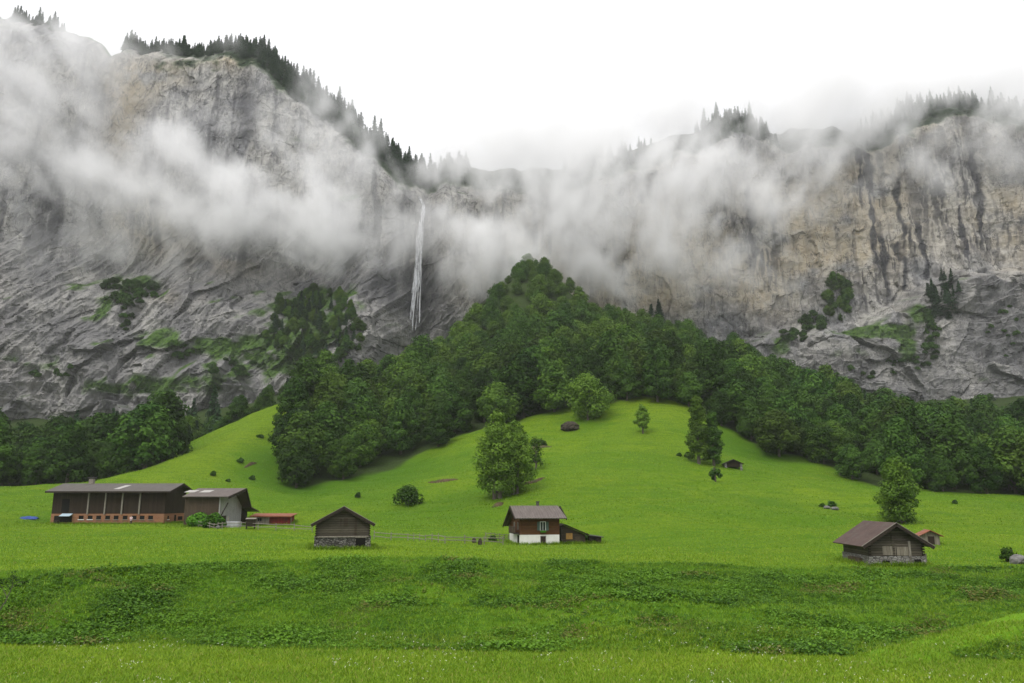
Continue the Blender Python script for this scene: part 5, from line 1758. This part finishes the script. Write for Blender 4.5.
xs, ys_ = X_at(-4, 64, 2), 64.0
zs = gz(xs, ys_)
sp_ = empty("sapling", (xs, ys_, zs))
tag(sp_, "thin bent sapling with sparse leaves at the left edge on the bank", "sapling")
u = (ys_ * CP) / FPX
tv, tf = tube_arrays([(0, 0, -.3), (.35, 0, .55), (.75, 0, 1.25), (1.0, .1, 2.2), (1.05, .1, 3.1)], [.06, .05, .04, .028, .012], 6)
t2 = tube_arrays([(.8, 0, 1.4), (.2, .2, 2.1), (-.3, .2, 2.6)], [.03, .02, .008], 5)
t3 = tube_arrays([(1.0, 0, 2.1), (1.5, -.1, 2.5), (2.1, -.1, 2.6)], [.022, .016, .007], 5)
tv, tf = cat_arrays([(tv, tf), t2, t3])
link(D.objects.new("trunk", np_mesh("sapling_trunk", tv, tf, [M_BARK], True)), sp_)
cc = np.concatenate([np.array(p) + rng.normal(0, (.35, .3, .16), (n, 3)) for p, n in (((1.05, .1, 2.9), 60), ((-.2, .2, 2.5), 80), ((1.8, -.1, 2.5), 50), ((.5, .1, 2.2), 40))])
nn = rand_unit(len(cc)) * .8 + [0, -.3, .6]
nn /= np.linalg.norm(nn, axis=1)[:, None]
cv, cf, ct = leaf_quads(cc, nn, .085, rng.uniform(.2, .9, len(cc)))
link(D.objects.new("crown", np_mesh("sapling_crown", cv, cf, [M_SHRUB], False, attrs={"tone": ct})), sp_)

# ---- waterfall: strands of falling water standing off the rock
m_fall, w, b, o = new_mat("falling_water", 0.5, 0.3)
geo = w.n("ShaderNodeNewGeometry")
nz_ = w.noise(w.scale(geo.outputs["Position"], (1.6, 1.6, 0.10)), 1.0, 5, 0.7)
nf = w.noise(w.scale(geo.outputs["Position"], (1.0, 1.0, 0.22)), 0.6, 4, 0.75)
al = w.math("MULTIPLY", w.rng(nz_, 0.34, 0.58, 0.08, 0.95, True), w.rng(nf, 0.32, 0.56, 0.35, 1.0, True))
b.inputs["Base Color"].default_value = (0.92, 0.93, 0.95, 1)
tl = w.n("ShaderNodeBsdfTranslucent", i={"Color": (0.92, 0.93, 0.95, 1)})
m1 = w.n("ShaderNodeMixShader", i={0: 0.45, 1: b.outputs[0], 2: tl.outputs[0]})
tp0 = w.n("ShaderNodeBsdfTransparent")
m2 = w.n("ShaderNodeMixShader", i={0: al, 1: tp0.outputs[0], 2: m1.outputs[0]})
w.put(o.inputs["Surface"], m2.outputs[0])
fallpts = [(419, 196), (423, 204), (424, 212), (421, 224), (419.5, 240), (418.5, 258), (417.5, 276), (416, 296), (414.5, 316), (413, 330)]
widths = [2, 2.5, 4, 5, 6.5, 7.5, 8.5, 9.5, 12, 15]
Vp, Fp = [], []
CZv = []
wy = None
for k_, ((px, py), wd_) in enumerate(zip(fallpts, widths)):
    x, y_, z = on_cliff(px, py)
    wy = y_ if wy is None else min(wy, y_)
    CZv.append((px, py, wd_, y_))
ymin = min(c_[3] for c_ in CZv) - 2.0
parts_ = []
tq = np.linspace(0, 1, 60)
fp = np.array(fallpts); kk = np.linspace(0, 1, len(fp))
for s_ in range(34):
    off = float(np.clip(rng.normal(0, .22), -.42, .42))
    t0, t1 = (0, 1) if s_ < 4 else (rng.uniform(0, .45), rng.uniform(.7, 1.0))
    pts_, rad_ = [], []
    for t in np.linspace(t0, t1, 40):
        px, py, wd_ = np.interp(t, kk, fp[:, 0]), np.interp(t, kk, fp[:, 1]), np.interp(t, kk, widths)
        p = at(px + off * wd_ + .6 * float(vnoise(t * 9, s_, 0, 90)), py, ymin + 3.0 * (1 - t) + off)
        pts_.append(p)
        rad_.append(max(.10, (.16 + .34 * t) * (0.6 + 0.4 * float(vnoise(t * 7, s_, 2, 91)))))
    parts_.append(tube_arrays(pts_, rad_, 5))
wv, wf = cat_arrays(parts_)
tag(link(D.objects.new("waterfall", np_mesh("waterfall", wv, wf, [m_fall], True))), "thin white waterfall dropping down the cliff in the misty notch", kind="structure")
# ------------------------------------------------------------------ grass and weeds standing on the meadow
def blade_mat(name, c1, c2, c3):
    m = D.materials.new(name)
    m.use_nodes = True
    t = m.node_tree
    t.nodes.clear()
    w = NT(t)
    tone = w.attr("tone")
    c = w.mix(w.rng(tone, 0, .7), c1, c2)
    c = w.mix(w.rng(tone, .8, 1.0), c, c3)
    dif = w.n("ShaderNodeBsdfPrincipled", i={"Base Color": c, "Roughness": 0.6, "Specular IOR Level": 0.2})
    tr = w.n("ShaderNodeBsdfTranslucent", i={"Color": c})
    mx = w.n("ShaderNodeMixShader", i={0: 0.3, 1: dif.outputs[0], 2: tr.outputs[0]})
    w.n("ShaderNodeOutputMaterial", i={"Surface": mx.outputs[0]})
    return m


def blades(n, xr_, yr_, hmin, hmax, wid, nb, keep=None, spread=.18):
    """n tufts of nb bent blades each, as triangles."""
    y = rng.uniform(*yr_, n)
    x = rng.uniform(-1, 1, n) * (y * .70 + 3) if xr_ is None else rng.uniform(*xr_, n)
    if keep is not None:
        k_ = keep(x, y)
        x, y = x[k_], y[k_]
    z = height(x, y)
    n = len(x)
    tx = np.repeat(x, nb) + rng.normal(0, spread, n * nb)
    ty = np.repeat(y, nb) + rng.normal(0, spread, n * nb)
    tz = np.repeat(z, nb) - .03
    h = rng.uniform(hmin, hmax, n * nb) * np.repeat(rng.uniform(.7, 1.3, n), nb)
    an = rng.uniform(0, 6.28, n * nb)
    lean = rng.uniform(.3, 1.3, n * nb) * h
    wdt = wid * rng.uniform(.6, 1.4, n * nb)
    an2 = an + 1.57 + rng.normal(0, .5, n * nb)
    b0 = np.stack([tx - wdt * np.cos(an2), ty - wdt * np.sin(an2), tz], 1)
    b1 = np.stack([tx + wdt * np.cos(an2), ty + wdt * np.sin(an2), tz], 1)
    tp_ = np.stack([tx + lean * np.cos(an), ty + lean * np.sin(an), tz + h], 1)
    V_ = np.stack([b0, b1, tp_], 1).reshape(-1, 3)
    patch = np.clip(.45 + .45 * fbm(x / 7, y / 4, 0, 3, 81), 0, 1)
    tone = np.clip(np.repeat(patch, nb) * .75 + rng.normal(0.05, .16, n * nb), 0, .78)
    tone = np.where(rng.uniform(size=n * nb) < (.07 if yr_[1] < 62 else .03), .95, tone)
    return V_, np.arange(len(V_)).reshape(-1, 3), np.repeat(tone, 3)


M_GRASS = blade_mat("grass_blades", (0.120, 0.235, 0.010), (0.250, 0.365, 0.018), (0.33, 0.29, 0.09))
v, f, t = blades(52000, None, (41.5, 61), .10, .26, .030, 4)
tag(link(D.objects.new("grass", np_mesh("grass", v, f, [M_GRASS], False, attrs={"tone": t}))), "long meadow grass in the foreground", kind="stuff")


def open_hill(x, y):
    return ((wood_depth(x, y) < 2) | (x / y < -.285)) & (x / y > -.75) & ~((x / y < -.43) & (y > 240))


v, f, t = blades(120000, None, (150, 300), .12, .32, .07, 2, open_hill, .45)
px_, py_ = v[2::3, 0], v[2::3, 1]
cv_ = (height(px_, py_, False) - sum(height(px_ + a_, py_ + b_, False) for a_, b_ in ((14, 0), (-14, 0), (0, 14), (0, -14))) / 4) * .7
t = np.clip(t + np.repeat(np.clip(cv_, -.6, .35), 3), 0, .95)  # same knoll and hollow shading put into the blade tone
tag(link(D.objects.new("hill_grass", np_mesh("hill_grass", v, f, [M_GRASS], False, attrs={"tone": t * .62}))), "rough tufted grass over the sloping pasture", kind="stuff")


def off_bank(x, y):
    s_ = (y - foot(x)) / (lip(x) - foot(x))
    return (s_ > 1.0)


v, f, t = blades(60000, None, (68, 150), .08, .24, .045, 3, off_bank, .3)
tag(link(D.objects.new("terrace_grass", np_mesh("terrace_grass", v, f, [M_GRASS], False, attrs={"tone": t}))), "mown and trodden grass around the barns", kind="stuff")

# weeds of the bank: leafy clumps with tops painted lighter, in patches, and grass between them
def on_bank(x, y):
    s_ = (y - foot(x)) / (lip(x) - foot(x))
    t_, d_ = ramp_t(x, y)
    tr_ = (np.abs(d_) < 1.6) & (t_ > -.1)
    return (s_ > .01) & (s_ < 1.02) & ~tr_


M_WEED = blade_mat("weed_leaves", (0.034, 0.100, 0.008), (0.140, 0.290, 0.016), (0.17, 0.13, 0.045))
n = 120000
y = rng.uniform(53, 87, n)
x = rng.uniform(-1, 1, n) * (y * .70 + 3)
k_ = on_bank(x, y)
pd = fbm(x / 9, y / 5, 0, 4, 83) + .25 * vnoise(x / 2.2, y / 1.6, 0, 84)
pd = pd + .35 * np.exp(-((x + 32) / 22) ** 2) + .25 * np.exp(-((x - 18) / 16) ** 2) - .15
pd = pd + .7 * np.exp(-((np.abs(ramp_t(x, y)[1]) - 3.2) / 1.6) ** 2) * (ramp_t(x, y)[0] > -.05)
k_ &= rng.uniform(size=n) < np.clip(.62 + 1.5 * pd, .06, 1)
x, y = x[k_], y[k_]
z = height(x, y)
sz_ = rng.uniform(.18, .52, len(x)) * np.clip(.75 + .5 * vnoise(x / 5, y / 4, 0, 85), .4, 1.3)
nb = 9
d = rand_unit(len(x) * nb)
d[:, 2] = np.abs(d[:, 2])
S_ = np.repeat(sz_, nb)
C_ = np.stack([np.repeat(x, nb), np.repeat(y, nb), np.repeat(z, nb)], 1) + d * (S_ * rng.uniform(.35, 1.0, len(S_)))[:, None] * [.75, .75, .95]
N_ = d * .5 + rand_unit(len(S_)) * .5 + [0, 0, .7]
N_ /= np.linalg.norm(N_, axis=1)[:, None]
base_t = np.clip(.30 + .3 * fbm(x / 6, y / 4, 3, 3, 86) + rng.normal(0, .12, len(x)), 0, .75)
dead = fbm(x / 6, y / 3.5, 7, 3, 87) > .38
T_ = np.repeat(base_t, nb) + rng.normal(0, .14, len(S_)) + .30 * (d[:, 2] - .35)  # relief light put into the leaf tone, brighter toward clump tops
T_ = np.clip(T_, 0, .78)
T_ = np.where(np.repeat(dead, nb) & (rng.uniform(size=len(S_)) < .5), .95, T_)
v, f, t = leaf_quads(C_, N_, S_ * .21, T_)
tag(link(D.objects.new("bank_weeds", np_mesh("bank_weeds", v, f, [M_WEED], False, attrs={"tone": t}))), "leafy weeds covering the grassy bank", kind="stuff")
v, f, t = blades(40000, None, (53, 87), .12, .32, .035, 4, on_bank)
tag(link(D.objects.new("bank_grass", np_mesh("bank_grass", v, f, [M_GRASS], False, attrs={"tone": t * .5}))), "rough grass between the weeds of the bank", kind="stuff")

v, f, t = blades(9000, (18, 70), (52, 70), .06, .16, .03, 3, lambda x, y: (np.abs(ramp_t(x, y)[1]) < 1.7) & (ramp_t(x, y)[0] > -.1))
tag(link(D.objects.new("track_grass", np_mesh("track_grass", v, f, [M_GRASS], False, attrs={"tone": t}))), "short bright grass on the track climbing the bank", kind="stuff")

# extra tall grass along the walls, toned darker in place of contact shade
wx, wy = [], []
for (cx_, cy0, hw_x, dp_, rz_, n_) in [(barn.location.x + L / 2, barn.location.y, L / 2, W_, 0, 900), (b2.location.x + L2 / 2, b2.location.y, L2 / 2, W2, 0, 300), (lb.location.x, lb.location.y, 3.2, 6.5, .2, 420), (rbn.location.x, rbn.location.y, 2.9, 7.8, -.06, 420),
                                     (ch.location.x, ch.location.y, 3.05, 9.4, .17, 260), (an.location.x + 1.9, an.location.y, 1.9, 5, .05, 160), (sh.location.x + L3 / 2, sh.location.y, L3 / 2, 3, 0, 200), (ls.location.x + 1, ls.location.y, 1, 2.5, 0, 80)]:
    for _ in range(n_):
        e_ = random.random()
        if e_ < .5: lx_, ly_ = random.uniform(-hw_x, hw_x), -abs(random.gauss(0, .3)) - .12
        elif e_ < .75: lx_, ly_ = hw_x + abs(random.gauss(0, .3)) + .15, random.uniform(0, dp_)
        else: lx_, ly_ = -hw_x - abs(random.gauss(0, .3)) - .15, random.uniform(0, dp_)
        wx.append(cx_ + lx_ * math.cos(rz_) - ly_ * math.sin(rz_)); wy.append(cy0 + lx_ * math.sin(rz_) + ly_ * math.cos(rz_))
_save = rng
class _Fix:
    def __init__(s): s.k = 0
    def __getattr__(s, a): return getattr(_save, a)
    def uniform(s, a=0.0, b=1.0, size=None):
        s.k += 1
        return np.array(wy) if s.k == 1 else (np.array(wx) if s.k == 2 else _save.uniform(a, b, size))
rng = _Fix()
v, f, t = blades(len(wx), (0, 1), (0, 1), .2, .6, .035, 7, None, .16)
rng = _save
tag(link(D.objects.new("wall_grass", np_mesh("wall_grass", v, f, [M_GRASS], False, attrs={"tone": t * .6}))), "darker grass added along the farm walls for contact shade", kind="stuff")

# white umbels sprinkled over the near meadow
m_fl, w, b, o = new_mat("white_petals", 0.7, 0.1)
b.inputs["Base Color"].default_value = (0.62, 0.62, 0.50, 1)
n = 1500
y = rng.uniform(42, 60, n)
x = rng.uniform(-1, 1, n) * (y * .68)
k_ = fbm(x / 5, y / 3, 0, 3, 88) > .08
x, y = x[k_], y[k_]
c_ = np.stack([x, y, height(x, y) + rng.uniform(.2, .42, len(x))], 1)
c_ = np.repeat(c_, 3, 0) + rng.normal(0, .035, (len(c_) * 3, 3))
nn = rand_unit(len(c_)) * .5 + [0, -.3, .8]
v, f, t = leaf_quads(c_, nn / np.linalg.norm(nn, axis=1)[:, None], .026, np.zeros(len(c_)))
tag(link(D.objects.new("wildflowers", np_mesh("wildflowers", v, f, [m_fl], False))), "small white flowers scattered through the near grass", kind="stuff")
